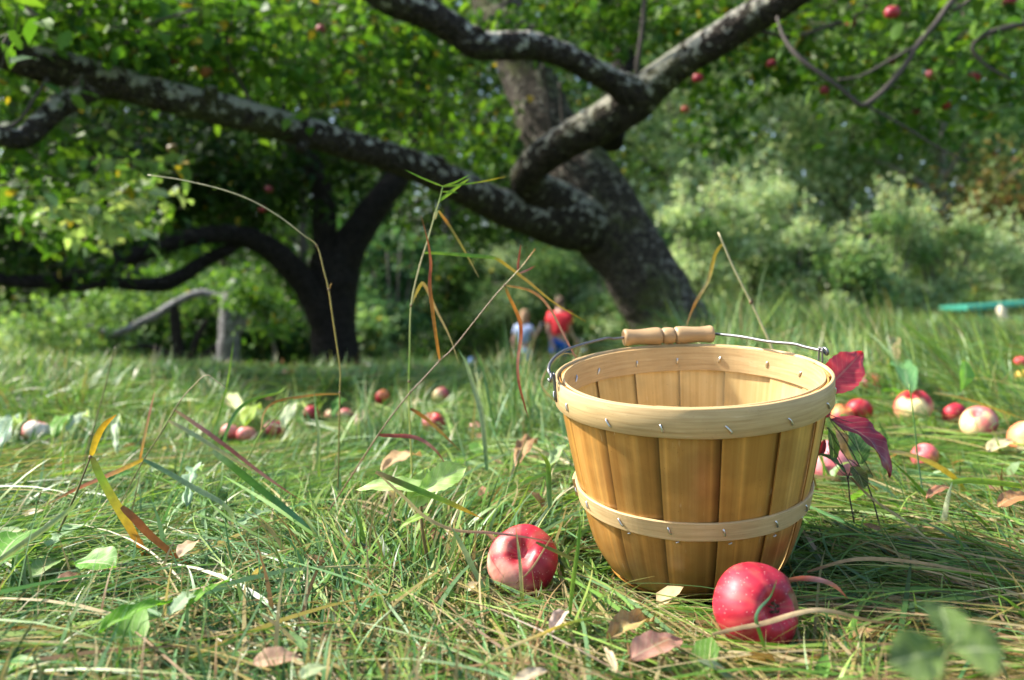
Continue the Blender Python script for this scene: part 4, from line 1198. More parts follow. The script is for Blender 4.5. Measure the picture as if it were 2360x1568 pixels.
LV = [  # label, base, tip, width px, colours, material, shape, kwargs
    ("round light green dock leaf with pale veins in the left foreground", (168, 1300), (268, 1306), 78, S and ((0.10, 0.26, 0.03), (0.16, 0.36, 0.05), (0.36, 0.48, 0.20)), 'weed', 'obovate', dict(cup=0.35, lift=0.035, wav=0.05)),
    ("large green leaf cut by the left edge, above the round dock leaf", (-20, 1320), (95, 1225), 85, ((0.07, 0.20, 0.02), (0.12, 0.30, 0.03)), 'weed', 'ovate', dict(lift=0.04)),
    ("pale grey green lobed leaf between the pink blade and the dock leaf", (110, 1262), (200, 1212), 48, ((0.20, 0.34, 0.16), (0.30, 0.42, 0.24)), 'weed', 'oblong', dict(serr=0.3)),
    ("small rounded leaf at the left edge with a white patch", (-5, 1240), (55, 1222), 46, ((0.22, 0.36, 0.12), (0.45, 0.52, 0.34)), 'weed', 'round', {}),
    ("ragged yellowing leaf just below the pale grey green lobed one", (75, 1330), (150, 1290), 55, ((0.28, 0.34, 0.14), (0.14, 0.28, 0.06), (0.40, 0.28, 0.14)), 'weed', 'ovate', dict(serr=0.2)),
    ("brown shrivelled leaf beside the ragged yellowing leaf", (130, 1340), (195, 1328), 30, (BROWN, (0.34, 0.17, 0.10)), 'dry', 'ovate', {}),
    ("long bright green leaf in the lower left, lying like a canoe", (228, 1458), (398, 1388), 46, ((0.08, 0.24, 0.015), (0.15, 0.34, 0.02)), 'weed', 'lance', dict(cup=0.5, lift=0.035)),
    ("pale two-pointed leaf right of the long bright green one", (392, 1420), (460, 1365), 36, (SAGE, (0.34, 0.46, 0.28)), 'weed', 'ovate', dict(serr=0.3)),
    ("narrow bright green leaf right of the two-pointed pale one", (430, 1400), (530, 1340), 20, ((0.10, 0.28, 0.02), (0.18, 0.38, 0.03)), 'weed', 'lance', {}),
    ("pale frosty upright leaf near the purple blade", (428, 1165), (466, 1082), 32, ((0.24, 0.38, 0.24), (0.36, 0.48, 0.34)), 'weed', 'oblong', dict(serr=0.3, lift=0.04)),
    ("grey green toothed leaf in the matted grass under the vivid green blade", (545, 1215), (640, 1178), 36, ((0.16, 0.28, 0.14), (0.24, 0.36, 0.2)), 'weed', 'oblong', dict(serr=0.3)),
    ("green leaf lying behind the yellow blade on the left", (240, 1115), (345, 1092), 30, ((0.06, 0.18, 0.03), (0.10, 0.24, 0.05)), 'weed', 'lance', dict(cup=0.4)),
    ("pale leaf just right of the yellow blade on the left", (340, 1092), (402, 1078), 24, ((0.30, 0.42, 0.26), (0.44, 0.5, 0.36)), 'weed', 'ovate', {}),
    ("small white-edged leaf left of the pinkish upright blade", (155, 998), (215, 965), 24, ((0.36, 0.46, 0.32), (0.48, 0.54, 0.42)), 'weed', 'lance', dict(lift=0.05)),
    ("pale grey leaf blade at the left edge beside the bruised apple", (-5, 1045), (62, 975), 30, ((0.24, 0.36, 0.26), (0.36, 0.46, 0.36)), 'weed', 'lance', dict(lift=0.05)),
    ("small rounded pale leaf at the left edge above the grey one", (-12, 1000), (22, 970), 20, (SAGE, (0.36, 0.46, 0.34)), 'weed', 'round', dict(lift=0.05)),
    ("mid green leaf between two pale leaves on the far left", (125, 1008), (170, 970), 30, ((0.08, 0.22, 0.03), (0.14, 0.3, 0.04)), 'weed', 'ovate', dict(lift=0.05)),
    ("small folded white green leaf at the foot of the pinkish upright blade", (268, 1040), (280, 978), 17, (SAGE, (0.46, 0.54, 0.42)), 'weed', 'ovate', dict(lift=0.05)),
    ("curled pale leaf with a brown end, left of the arched green blade", (560, 965), (512, 925), 32, ((0.50, 0.44, 0.28), (0.32, 0.40, 0.16), TAN), 'dry', 'lance', dict(lift=0.05, cup=0.6)),
    ("pale pointed leaf standing beside the crimson apple", (650, 990), (706, 940), 26, ((0.48, 0.52, 0.34), (0.36, 0.44, 0.26)), 'weed', 'lance', dict(lift=0.05)),
    ("yellow green leaf lying between the crimson and small red apple", (562, 985), (600, 945), 34, (LIME, (0.28, 0.36, 0.06)), 'weed', 'ovate', dict(lift=0.05)),
    ("dark green leaf leaning on the bent stalk near the cream apple", (765, 965), (798, 925), 20, ((0.05, 0.17, 0.02), (0.10, 0.24, 0.05)), 'weed', 'ovate', dict(lift=0.05)),
    ("tan dry leaf lying left of the tall green stalk", (820, 985), (865, 955), 24, ((0.46, 0.32, 0.22), (0.55, 0.42, 0.3)), 'dry', 'lance', dict(lift=0.04)),
    ("pale yellow leaf lying near the pink and yellow apple", (925, 945), (976, 925), 16, ((0.48, 0.46, 0.22), (0.56, 0.5, 0.3)), 'dry', 'ovate', dict(lift=0.05)),
    ("tan dead leaf lying left of the pale leaf cluster, above the tuft", (880, 1085), (972, 1052), 42, (TAN, (0.48, 0.30, 0.14), (0.55, 0.38, 0.2)), 'dry', 'ovate', dict(lift=0.045, serr=0.1)),
    ("brown dead leaf beside the basket's left wall", (1190, 1075), (1235, 1025), 40, ((0.34, 0.2, 0.09), BROWN), 'dry', 'ovate', dict(lift=0.04)),
    ("small pale pink curled leaf near the brown dead leaf by the basket", (1180, 1040), (1205, 1058), 14, (MAUVE, (0.5, 0.36, 0.34)), 'dry', 'lance', dict(lift=0.04)),
    ("pale green leaf behind the basket's lower left wall", (1265, 1080), (1312, 1035), 26, (SAGE, (0.3, 0.42, 0.18)), 'weed', 'lance', dict(lift=0.05)),
    ("tiny yellow leaf by the basket's left wall", (1268, 1058), (1292, 1048), 16, (YELW, ORNG), 'dry', 'ovate', dict(lift=0.05)),
    ("reddish brown fallen leaf at the bottom centre right", (1455, 1520), (1572, 1475), 72, ((0.26, 0.12, 0.09), (0.36, 0.19, 0.14), (0.30, 0.14, 0.08)), 'dry', 'ovate', dict(serr=0.06, lift=0.022)),
    ("yellow brown curled leaf in front of the basket", (1400, 1478), (1505, 1432), 58, ((0.42, 0.34, 0.10), (0.30, 0.2, 0.08), BROWN), 'dry', 'ovate', dict(cup=0.7, serr=0.1, lift=0.022, wav=0.1)),
    ("pale pinkish scrap of dry leaf left of the curled yellow brown one", (1268, 1462), (1308, 1410), 32, ((0.58, 0.44, 0.36), (0.46, 0.32, 0.24)), 'dry', 'ovate', dict(cup=0.6, lift=0.025)),
    ("pale dry leaf scrap directly under the basket's front", (1400, 1422), (1466, 1404), 14, ((0.58, 0.44, 0.34), TAN), 'dry', 'lance', dict(lift=-0.012)),
    ("brown oval leaf lying at the bottom of the photo, left of centre", (582, 1530), (690, 1515), 52, ((0.34, 0.2, 0.12), (0.42, 0.25, 0.16)), 'dry', 'ovate', dict(lift=0.02)),
    ("pale green leaf cut by the bottom edge beside the brown oval leaf", (690, 1565), (748, 1535), 36, ((0.4, 0.46, 0.24), SAGE), 'weed', 'round', dict(lift=0.02)),
    ("pale tan leaf cut by the bottom edge near the middle", (1185, 1575), (1262, 1545), 32, ((0.58, 0.48, 0.34), TAN), 'dry', 'ovate', dict(lift=0.02)),
    ("narrow curled brown leaf standing below the curled yellow brown one", (1420, 1550), (1388, 1490), 16, (TAN, (0.55, 0.42, 0.3)), 'dry', 'lance', dict(lift=0.03)),
    ("tan dry leaf lying in the matted grass behind the rust-coloured blade", (412, 1285), (458, 1248), 34, (TAN, (0.44, 0.3, 0.2)), 'dry', 'ovate', dict(lift=0.03)),
    ("green leaf lying between the dark red apple and the cream apple", (2098, 925), (2030, 903), 30, ((0.08, 0.24, 0.01), (0.16, 0.32, 0.01)), 'weed', 'ovate', dict(lift=0.05)),
    ("large blue green leaf standing behind the cream apple", (2098, 915), (2048, 858), 44, ((0.08, 0.22, 0.08), (0.12, 0.28, 0.1)), 'weed', 'ovate', dict(lift=0.07)),
    ("bright green spoon-shaped leaf standing up among the right grass", (2212, 905, 1.55), (2224, 832, 1.57), 38, ((0.14, 0.36, 0.05), (0.20, 0.42, 0.06)), 'weed', 'obovate', dict(up=(0.2, -0.9, 0.1))),
    ("rusty brown leaf lying at the right edge below the lime blade", (2300, 1170), (2370, 1145), 36, ((0.34, 0.16, 0.06), (0.42, 0.22, 0.09)), 'dry', 'ovate', dict(lift=0.03)),
    ("small reddish brown leaf left of the whitish blade stub", (2135, 1148), (2190, 1125), 22, (BROWN, (0.34, 0.14, 0.08)), 'dry', 'ovate', dict(lift=0.03)),
    ("pale straw-coloured leaf beside the yellow apple at the right edge", (2275, 1040), (2340, 1020), 30, ((0.56, 0.48, 0.26), STRAW), 'dry', 'lance', dict(lift=0.03)),
    ("tan leaf in the grass above the dark red apple on the right", (2060, 850), (2040, 800), 24, (TAN, (0.44, 0.3, 0.18)), 'dry', 'lance', dict(lift=0.07)),
    ("small yellow leaf in the grass right of the upright red leaf", (2030, 838), (2048, 855), 14, (YELW, (0.6, 0.46, 0.04)), 'dry', 'ovate', dict(lift=0.07)),
]
for k, (lab, b_, t_, w, cols, mt_, shp, kw) in enumerate(LV):
    kw = dict(kw)
    leaf(lab, b_, t_, w, cols, mt_, shp, seed=k, **kw)

# pale broad-leaved seedling, lower centre
sd = thing("seedling", "seedling with large pale sunlit leaves left of the apple and basket", "seedling", (*W(955, 1200, 0.85)[:2], gz1(*W(955, 1200, 0.85)[:2])))
MBs = MB()
for a, b_ in (((985, 1290, .83), (968, 1150, .84)), ((968, 1150, .84), (940, 1130, .84)), ((968, 1150, .84), (985, 1140, .84))):
    put_tube(MBs, spline(pts3([a, ((a[0] + b_[0]) / 2 - 4, (a[1] + b_[1]) / 2, a[2]), b_], .84), 4), [0.0018] * 9, 5, (0.14, 0.10, 0.03))
MBs.build("stem", [M['stem']], sd)
PL = ((0.24, 0.42, 0.08), (0.38, 0.54, 0.18))
leaf(None, (1000, 1132, .82), (818, 1130, .84), 46, PL, 'weed', 'ovate', cup=0.35, serr=0.1, seed=81, parent=sd, up=(0.1, -0.5, 0.8), name="leaf_blade")
leaf(None, (945, 1150, .82), (1075, 1076, .83), 62, PL, 'weed', 'obovate', cup=0.3, serr=0.12, seed=82, parent=sd, up=(-0.3, -0.8, 0.4), name="leaf_blade")
leaf(None, (955, 1170, .82), (985, 1080, .85), 60, PL, 'weed', 'ovate', cup=0.2, serr=0.1, seed=83, parent=sd, up=(0.1, -0.9, 0.3), name="leaf_blade")
leaf(None, (990, 1185, .80), (910, 1225, .79), 22, (LIME, (0.22, 0.36, 0.05)), 'weed', 'lance', cup=0.3, seed=84, parent=sd, name="leaf_blade")

# blurred three-lobed leaf close to the lens, bottom right
vp = thing("vine_seedling", "blurred three-lobed green leaf on a stem close to the lens, bottom right corner", "seedling", (*W(2170, 1560, 0.47)[:2], gz1(*W(2170, 1560, 0.47)[:2])))
put_tube(MB(), spline(np.vstack([W(2166, 1640, .37)[None], pts3([(2168, 1570), (2172, 1530), (2188, 1495)], .345)]), 5), [0.0012] * 16, 6, (0.16, 0.2, 0.06)).build("stem", [M['stem']], vp)
VC = ((0.07, 0.14, 0.03), (0.13, 0.20, 0.05), (0.05, 0.09, 0.035))
for k, (tx_, ty_, w) in enumerate([(2045, 1530, 100), (2165, 1395, 92), (2312, 1500, 96)]):
    leaf(None, (2185, 1497, .34), (tx_, ty_, .335 if k != 1 else .36), w, VC, 'weed', 'obovate', cup=0.25, serr=0.12, wav=0.07, seed=90 + k, parent=vp, up=(0, -0.8, 0.6), name="leaf_blade")

# red-leaved sprig right of the basket
sp = thing("red_leaved_sprig", "sprig with crimson leaves and thin black stems against the basket's right side", "sprig", (*W(1960, 1210, .93)[:2], gz1(*W(1960, 1210, .93)[:2])))
for pts in ([(2030, 1225), (2010, 1150), (1985, 1085), (1950, 1020), (1925, 985), (1912, 965), (1905, 930)], [(1968, 1205), (1958, 1150), (1952, 1100), (1932, 1055), (1908, 1020)], [(1952, 1105), (1958, 1090), (1964, 1078)], [(1985, 1085), (1972, 1070), (1955, 1058)]):
    P = spline(pts3(pts, .93), 5)
    put_tube(MB(), P, np.linspace(1.9, 0.8, len(P)) / F_PX * .93, 6, (0.045, 0.025, 0.025)).build("stem", [M['stem']], sp)
for pts in ([(2075, 1190), (2010, 1150), (1960, 1105), (1935, 1085), (1905, 1040)], [(1912, 965), (1950, 1000), (1990, 1060), (2012, 1100)], [(1910, 955), (1940, 968), (1965, 975)], [(1905, 985), (1940, 1040), (1975, 1090), (2020, 1130)]):
    P = spline(pts3(pts, .91), 5)
    put_tube(MB(), P, np.linspace(1.1, 0.7, len(P)) / F_PX * .91, 5, (0.05, 0.04, 0.03)).build("tendril", [M['stem']], sp)
CR = ((0.42, 0.03, 0.05), (0.52, 0.06, 0.08), (0.36, 0.03, 0.05))
DK = ((0.17, 0.01, 0.03), (0.24, 0.02, 0.035), (0.13, 0.015, 0.04))
leaf(None, (1898, 902, .95), (1986, 812, .97), 78, CR, 'redleaf', 'ovate', cup=0.25, serr=0.08, wav=0.07, seed=101, parent=sp, up=(-0.3, -0.9, 0.3), name="red_leaf", roll=0.2)
leaf(None, (1912, 968, .92), (2050, 1100, .90), 88, DK, 'redleaf', 'ovate', cup=0.3, serr=0.07, wav=0.06, curl=0.35, seed=102, parent=sp, up=(0.5, -0.6, 0.6), name="dark_red_leaf")
leaf(None, (1900, 962, .96), (1915, 938, .96), 14, CR, 'redleaf', 'lance', seed=103, parent=sp, name="red_leaf", up=(0, -1, 0.2))
leaf(None, (1885, 1050, .96), (1900, 1012, .96), 18, DK, 'redleaf', 'ovate', seed=104, parent=sp, name="dark_red_leaf", up=(0, -1, 0.2))
DG = ((0.05, 0.11, 0.03), (0.08, 0.15, 0.04))
leaf(None, (1952, 1098, .93), (1888, 1045, .92), 26, DG, 'weed', 'ovate', serr=0.2, seed=105, parent=sp, name="green_leaf", up=(0, -0.5, 0.9))
leaf(None, (1965, 1075, .93), (1990, 1125, .91), 34, ((0.13, 0.12, 0.03), DG[1]), 'weed', 'round', serr=0.1, seed=106, parent=sp, name="green_leaf", up=(0.1, -0.9, 0.3))
leaf(None, (1920, 1062, .95), (1908, 985, .95), 30, DG, 'weed', 'ovate', serr=0.12, seed=107, parent=sp, name="green_leaf", up=(0.3, -0.9, 0.2))
leaf(None, (1985, 1070, .97), (1958, 980, .98), 44, ((0.08, 0.18, 0.06), (0.11, 0.22, 0.08)), 'weed', 'ovate', seed=108, parent=sp, name="green_leaf", up=(0, -0.9, 0.3))
leaf(None, (1965, 1060, .98), (1925, 990, .98), 36, ((0.55, 0.38, 0.2), (0.48, 0.3, 0.15)), 'dry', 'ovate', seed=109, parent=sp, name="tan_leaf", up=(0, -0.9, 0.3))

# ------------------------------------------------------------------ people, table and small things far back
def skin_mesh(name, joints, edges, mat, parent, color, sub=1):
    me = bpy.data.meshes.new(name)
    me.from_pydata([j[:3] for j in joints], edges, [])
    ob = bpy.data.objects.new(name, me); COL.objects.link(ob)
    ob.modifiers.new("skin", 'SKIN')
    sv = me.skin_vertices[0].data
    for k, j in enumerate(joints):
        sv[k].radius = (j[3], j[4] if len(j) > 4 else j[3])
        sv[k].use_root = k == 0
    sm = ob.modifiers.new("sub", 'SUBSURF'); sm.levels = sub; sm.render_levels = sub
    dg = bpy.context.evaluated_depsgraph_get()
    e = ob.evaluated_get(dg)
    m2 = e.to_mesh()
    V = np.array([v.co[:] for v in m2.vertices]); F = [list(p.vertices) for p in m2.polygons]
    e.to_mesh_clear()
    bpy.data.objects.remove(ob); bpy.data.meshes.remove(me)
    f4 = np.array([f for f in F if len(f) == 4]); f3 = np.array([f for f in F if len(f) == 3]).reshape(-1, 3)
    return mesh_np(name, V, [f for f in (f4, f3) if len(f)], [mat], parent, np.broadcast_to(np.array(color), (len(V), 3)))


def person(px, d, label, H, J, parts, hair, facing):
    p = W(px, 700, d)
    z0 = gz1(p[0], p[1])
    o = thing("person", label, "person", (p[0], p[1], z0))
    off = np.array([p[0], p[1], z0])
    k = H / 1.78

    def at(v): return tuple(off + np.array(v[:3]) * k) + tuple(np.array(v[3:]) * k)
    names = list(J)
    E = [("pelvis", "waist"), ("waist", "chest"), ("chest", "neck"), ("neck", "jaw"), ("jaw", "head"), ("head", "top"), ("chest", "shl"), ("shl", "ell"), ("ell", "wrl"), ("wrl", "pal"), ("chest", "shr"), ("shr", "elr"), ("elr", "wrr"), ("wrr", "par"), ("pelvis", "hil"), ("hil", "knl"), ("knl", "anl"), ("anl", "tol"), ("pelvis", "hir"), ("hir", "knr"), ("knr", "anr"), ("anr", "tor"), ("jaw", "nose")]
    for s_ in "lr":
        w_, q_ = np.array(J["wr" + s_][:3]), np.array(J["pa" + s_][:3])
        dv = (q_ - w_) / np.linalg.norm(q_ - w_)
        sd_ = np.cross(dv, [0.3, 1, 0.2]); sd_ /= np.linalg.norm(sd_)
        for f in range(5):
            a_ = q_ + sd_ * (f - 2) * 0.018 + dv * 0.02 if f else w_ + dv * 0.035 + sd_ * -0.045
            b_ = a_ + dv * (0.075, 0.085, 0.075, 0.06, 0.05)[f] * 0.8 + np.array([0, -0.02, -0.01])
            J["f%s%d" % (s_, f)] = (*a_, 0.010); J["g%s%d" % (s_, f)] = (*b_, 0.007)
            E += [("pa" + s_, "f%s%d" % (s_, f)), ("f%s%d" % (s_, f), "g%s%d" % (s_, f))]
    names = list(J)
    E2 = [(names.index(a_), names.index(b_)) for a_, b_ in E]
    skin_mesh("body", [at(J[n_]) for n_ in names], E2, M['skin'], o, (0.5, 0.3, 0.22))
    for pn, chain, col_ in parts:
        js, es = [], []
        for c_ in chain:
            for i_, (nm, r_) in enumerate(c_):
                key = nm
                v = J[nm] if isinstance(nm, str) else nm
                tup = (tuple(v[:3]), r_)
                ex = [q_ for q_, t_ in enumerate(js) if t_[0] == tup[0]]
                if ex: idx = ex[0]
                else: js.append(tup); idx = len(js) - 1
                if i_: es.append((prev, idx))
                prev = idx
        skin_mesh(pn, [at((*t_[0], *(t_[1] if isinstance(t_[1], tuple) else (t_[1],)))) for t_ in js], es, M['cloth'], o, col_)
    # hair cap
    hc, hr, hl, hcol = hair
    g_ = np.linspace(0, np.pi * 0.62, 12); a_ = np.linspace(0, 2 * np.pi, 24, endpoint=False)
    fx = np.array([math.cos(facing), math.sin(facing), 0])
    V = []
    for t in g_:
        for b_ in a_:
            v = np.array([math.sin(t) * math.cos(b_), math.sin(t) * math.sin(b_), math.cos(t)])
            back = max(0, -(v @ fx))
            drop = hl * back * (t / g_[-1]) ** 2
            front = max(0, v @ fx)
            v = v * np.array([hr, hr * 1.08, hr * 1.12]) * (1 - 0.12 * front * (t > 1.2))
            if front > 0.3 and t > 1.2: v[2] = hr * 1.12 * math.cos(1.2)
            V.append(off + (np.array(hc) + v + np.array([0, 0, -drop]) - fx * 0.012) * k)
    V = np.array(V); m = len(a_)
    i_ = np.arange(len(g_) - 1)[:, None] * m; j_ = np.arange(m)[None]; j2_ = (j_ + 1) % m
    F = np.stack([i_ + j_, i_ + m + j_, i_ + m + j2_, i_ + j2_], -1).reshape(-1, 4)
    mesh_np("hair", V, F, [M['cloth']], o, np.broadcast_to(np.array(hcol), (len(V), 3)))
    # eyes, on the side the person looks to
    mb_ = MB()
    hd = np.array(J["head"][:3])
    sdv = np.array([-fx[1], fx[0], 0])
    for s_ in (-1, 1):
        c_ = off + (hd + fx * 0.082 + sdv * 0.032 * s_ + [0, 0, 0.005]) * k
        put_tube(mb_, [c_ - fx * 0.008, c_, c_ + fx * 0.006], [0.012, 0.012, 0.004], 8, (0.05, 0.04, 0.04))
    mb_.build("eyes", [M['cloth']], o)
    return o, off, k


def base_body(f):
    """standing body; f = unit vector the body faces (x, y)"""
    fx, fy = f; sx, sy = fy, -fx            # right-hand side of the body
    Q = lambda s_, fw, z, *r: (s_ * sx + fw * fx, s_ * sy + fw * fy, z, *r)
    return Q, {"pelvis": Q(0, 0, .96, .13, .11), "waist": Q(0, .0, 1.12, .135, .10), "chest": Q(0, .0, 1.36, .15, .11), "neck": Q(0, .02, 1.51, .055), "jaw": Q(0, .05, 1.585, .068), "head": Q(0, .045, 1.67, .088), "top": Q(0, .03, 1.745, .06), "nose": Q(0, .135, 1.63, .014),
               "hil": Q(-.095, 0, .9, .095), "knl": Q(-.10, .03, .5, .06), "anl": Q(-.10, 0, .09, .04), "tol": Q(-.11, .17, .035, .035), "hir": Q(.095, 0, .9, .095), "knr": Q(.10, .05, .5, .06), "anr": Q(.10, .02, .09, .04), "tor": Q(.11, .2, .035, .035)}


Q, J = base_body((0.35, 0.94))
J.update(shl=Q(-.19, 0, 1.43, .062), ell=(-.22, .02, 1.13, .046), wrl=(-.15, -.08, .90, .032), pal=(-.13, -.09, .82, .036),
         shr=Q(.19, 0, 1.43, .062), elr=(.19, .02, 1.13, .046), wrr=(.30, .02, .95, .032), par=(.345, .02, .90, .036))
man, mo, mk = person(1289, 16.0, "person in a red T-shirt and blue shorts walking away, carrying a tan bag", 1.78, J,
                     [("shirt", [[("pelvis", (.155, .125)), ("waist", (.165, .13)), ("chest", (.178, .135)), (Q(0, .0, 1.47), (.075, .07))], [("chest", (.178, .135)), ("shl", .085), ((-.21, .01, 1.24), .072)], [("chest", (.178, .135)), ("shr", .085), ((.20, .01, 1.24), .072)]], (0.72, 0.03, 0.045)),
                      ("shorts", [[(Q(0, 0, 1.0), (.16, .13)), ("pelvis", (.165, .135)), ("hil", .12), (Q(-.10, .02, .62), .10)], [("pelvis", (.165, .135)), ("hir", .12), (Q(.10, .03, .62), .10)]], (0.015, 0.10, 0.50))],
                     (Q(0, .04, 1.67), .102, .03, (0.10, 0.06, 0.035)), math.atan2(.94, .35))
Q, J = base_body((0.55, 0.83))
J.update(shl=Q(-.17, 0, 1.42, .055), ell=(-.21, .0, 1.14, .040), wrl=(-.20, -.03, .92, .028), pal=(-.19, -.04, .84, .032),
         shr=Q(.17, 0, 1.42, .055), elr=(.20, -.10, 1.17, .040), wrr=(.29, -.02, 1.33, .028), par=(.32, .0, 1.39, .032))
wom, wo, wk = person(1206, 16.0, "person with long fair hair in a light blue T-shirt and jeans, looking at a phone", 1.66, J,
                     [("shirt", [[("pelvis", (.145, .115)), ("waist", (.14, .11)), ("chest", (.155, .125)), (Q(0, .0, 1.47), (.07, .06))], [("chest", (.155, .125)), ("shl", .075), ((-.19, .0, 1.26), .06)], [("chest", (.155, .125)), ("shr", .075), ((.185, -.06, 1.27), .06)]], (0.40, 0.48, 0.74)),
                      ("jeans", [[(Q(0, 0, 1.02), (.14, .115)), ("pelvis", (.155, .13)), ("hil", .11), ("knl", .078), (Q(-.10, 0, .12), .058)], [("pelvis", (.155, .13)), ("hir", .11), ("knr", .078), (Q(.10, .02, .12), .058)]], (0.38, 0.53, 0.70))],
                     (Q(0, .035, 1.67), .108, .30, (0.36, 0.22, 0.12)), math.atan2(.83, .55))


def box(mb_, c, s, rot=None, col=(1, 1, 1), bev=0.12):
    """box with chamfered edges"""
    s = np.array(s) / 2; b = min(s) * bev
    V = []
    for sx in (-1, 1):
        for sy in (-1, 1):
            for sz in (-1, 1):
                for k in range(3):
                    v = np.array([sx * s[0], sy * s[1], sz * s[2]], float)
                    for q_ in range(3):
                        if q_ != k: v[q_] -= math.copysign(b, v[q_])
                    V.append(v)
    V = np.array(V)
    bm_pts = V
    import bmesh
    bm = bmesh.new()
    for v in bm_pts: bm.verts.new(v)
    r = bmesh.ops.convex_hull(bm, input=bm.verts)
    bm.verts.ensure_lookup_table(); bm.verts.index_update()
    F = np.array([[v.index for v in f.verts] for f in bm.faces if len(f.verts) == 3])
    Vn = np.array([v.co[:] for v in bm.verts])
    bm.free()
    if rot is not None: Vn = Vn @ np.array(rot).T
    mb_.add(Vn + np.array(c), F, col)
    return mb_


# phone in the hand
ph = np.array(J["par"][:3]) * wk + wo + np.array([0.03, 0.0, 0.05])
o = box(MB(), ph, (0.012, 0.075, 0.15), Matrix.Rotation(R(25), 3, 'Y'), (0.55, 0.58, 0.66), 0.3).build("phone", [M['paint']], None, False)
tag(o, "pale phone held up in the fair-haired person's hand", "phone")
# tan bag hanging from the other person's hand
bc = mo + np.array([0.40, 0.02, 0.72]) * mk
tb = thing("carrier_bag", "small tan and white bag hanging from the red-shirted person's hand", "bag", bc)
a = np.linspace(0, 2 * np.pi, 20, endpoint=False)
rows = [(-0.15, .10), (-0.14, .13), (-0.05, .145), (0.05, .13), (0.12, .105), (0.13, .10)]
P = np.array([[bc[0] + r * 1.1 * math.cos(t) * (1 + .06 * math.sin(3 * t + z * 20)), bc[1] + r * 0.7 * math.sin(t), bc[2] + z] for z, r in rows for t in a])
i = np.arange(len(rows) - 1)[:, None] * 20; j = np.arange(20)[None]
F = np.stack([i + j, i + (j + 1) % 20, i + 20 + (j + 1) % 20, i + 20 + j], -1).reshape(-1, 4)
mb = MB().add(P, F, (0.62, 0.36, 0.10))
mb.add(np.vstack([P[:20], [bc + [0, 0, -.15]]]), np.stack([(np.arange(20) + 1) % 20, np.arange(20), np.full(20, 20)], -1), (0.62, 0.36, 0.10))
mb.build("bag_body", [M['cloth']], tb)
put_tube(MB(), spline([bc + [-.09, 0, .12], bc + [-.05, 0, .2], bc + [0.0, 0, .22], bc + [.06, 0, .2], bc + [.1, 0, .12]], 4), 0.010, 6, (0.7, 0.68, 0.65)).build("bag_handle", [M['cloth']], tb)
box(MB(), bc + [0.06, -0.105, 0.03], (0.09, 0.012, 0.09), None, (0.75, 0.75, 0.80)).build("white_patch", [M['cloth']], tb, False)

# teal picnic table at the right edge
TD = 13.8
tp = W(2190, 708, TD)
tx0, ty0 = tp[0], tp[1]
tz0 = gz1(tx0 + 0.9, ty0)
roll = R(4.2)
rotm = np.array(Matrix.Rotation(-roll, 3, 'Y') @ Matrix.Rotation(R(4), 3, 'Z'))
t0 = np.array([tx0 + 0.9, ty0, 0]); t0[2] = tp[2] + 0.9 * math.tan(roll) - 0.02
tt = thing("picnic_table", "teal green wooden picnic table with benches at the right edge", "picnic table", (t0[0], t0[1], tz0))
TEAL = (0.04, 0.28, 0.20)


def tpart(name, pieces):
    m_ = MB()
    for c, s in pieces: box(m_, t0 + rotm @ np.array(c, float), s, rotm, TEAL, 0.15)
    return m_.build(name, [M['paint']], tt, False)


tpart("table_top", [((0, -.32 + .16 * k, 0), (1.8, .148, .075)) for k in range(5)])
for s_ in (-1, 1):
    tpart("bench", [((0, s_ * .72 + e, -.30), (1.8, .13, .045)) for e in (-.07, .07)])
    for e in (-1, 1):
        m_ = MB()
        A_ = t0 + rotm @ np.array([e * .62, s_ * .22, -.06]); B_ = t0 + rotm @ np.array([e * .62, s_ * .62, -.8])
        put_tube(m_, [A_, B_], 0.05, 4, TEAL)
        m_.build("leg", [M['paint']], tt, False)
for e in (-.62, .62):
    tpart("crossbar", [((e + .06, 0, -.345), (.04, 1.5, .09))])
# cream cloth bundle lying on the near bench
cb = t0 + rotm @ np.array([-.55, -.74, -.16])
th = np.linspace(0, np.pi, 18); a = np.linspace(0, 2 * np.pi, 26, endpoint=False)
P = np.array([[math.sin(t) * math.cos(b), math.sin(t) * math.sin(b), math.cos(t)] for t in th for b in a])
n_ = fbm(P + 3, 2.2, 8, 3)
P2 = P * np.array([0.07, 0.075, 0.16]) * (0.45 + 1.1 * n_)[:, None] + np.array([[0.035, 0, 0]]) * -np.sin(P[:, 2:3] * 2.2) + cb
i = np.arange(17)[:, None] * 26; j = np.arange(26)[None]
F = np.stack([i + j, i + 26 + j, i + 26 + (j + 1) % 26, i + (j + 1) % 26], -1).reshape(-1, 4)
tag(mesh_np("cloth_bundle", P2, F, [M['cloth']], None, np.broadcast_to(np.array((0.60, 0.52, 0.38)), (len(P2), 3))), "cream cloth bundle on the near bench of the teal table", "cloth")
# pale tarpaulin heap and small bag beyond the crest
for nm, lab, cat, px, py, d, sx, sy, sz, c_ in (("tarpaulin", "low heap under a pale blue tarpaulin beyond the grass, right of the dark tree", "tarpaulin", 902, 856, 9.5, .22, .2, .07, (0.50, 0.56, 0.70)), ("rucksack", "small blue rucksack beyond the grass, left of the broad pale blade", "bag", 1085, 842, 10.5, .09, .08, .08, (0.10, 0.2, 0.5))):
    c = W(px, py, d); z0 = gz1(c[0], c[1]); top_z = c[2] + sz
    P2 = P.copy(); nz = fbm(P * 1.0 + px, 1.8, 4, 3)
    P2 = P2 * (0.8 + 0.45 * nz)[:, None]
    hh = top_z - z0
    P2 = np.stack([c[0] + P2[:, 0] * sx * (1.5 - 0.55 * P2[:, 2]), c[1] + P2[:, 1] * sy, z0 + hh * (P2[:, 2] + 1) / 2], -1)
    tag(mesh_np(nm, P2, F, [M['cloth']], None, np.broadcast_to(np.array(c_), (len(P2), 3))), lab, cat)
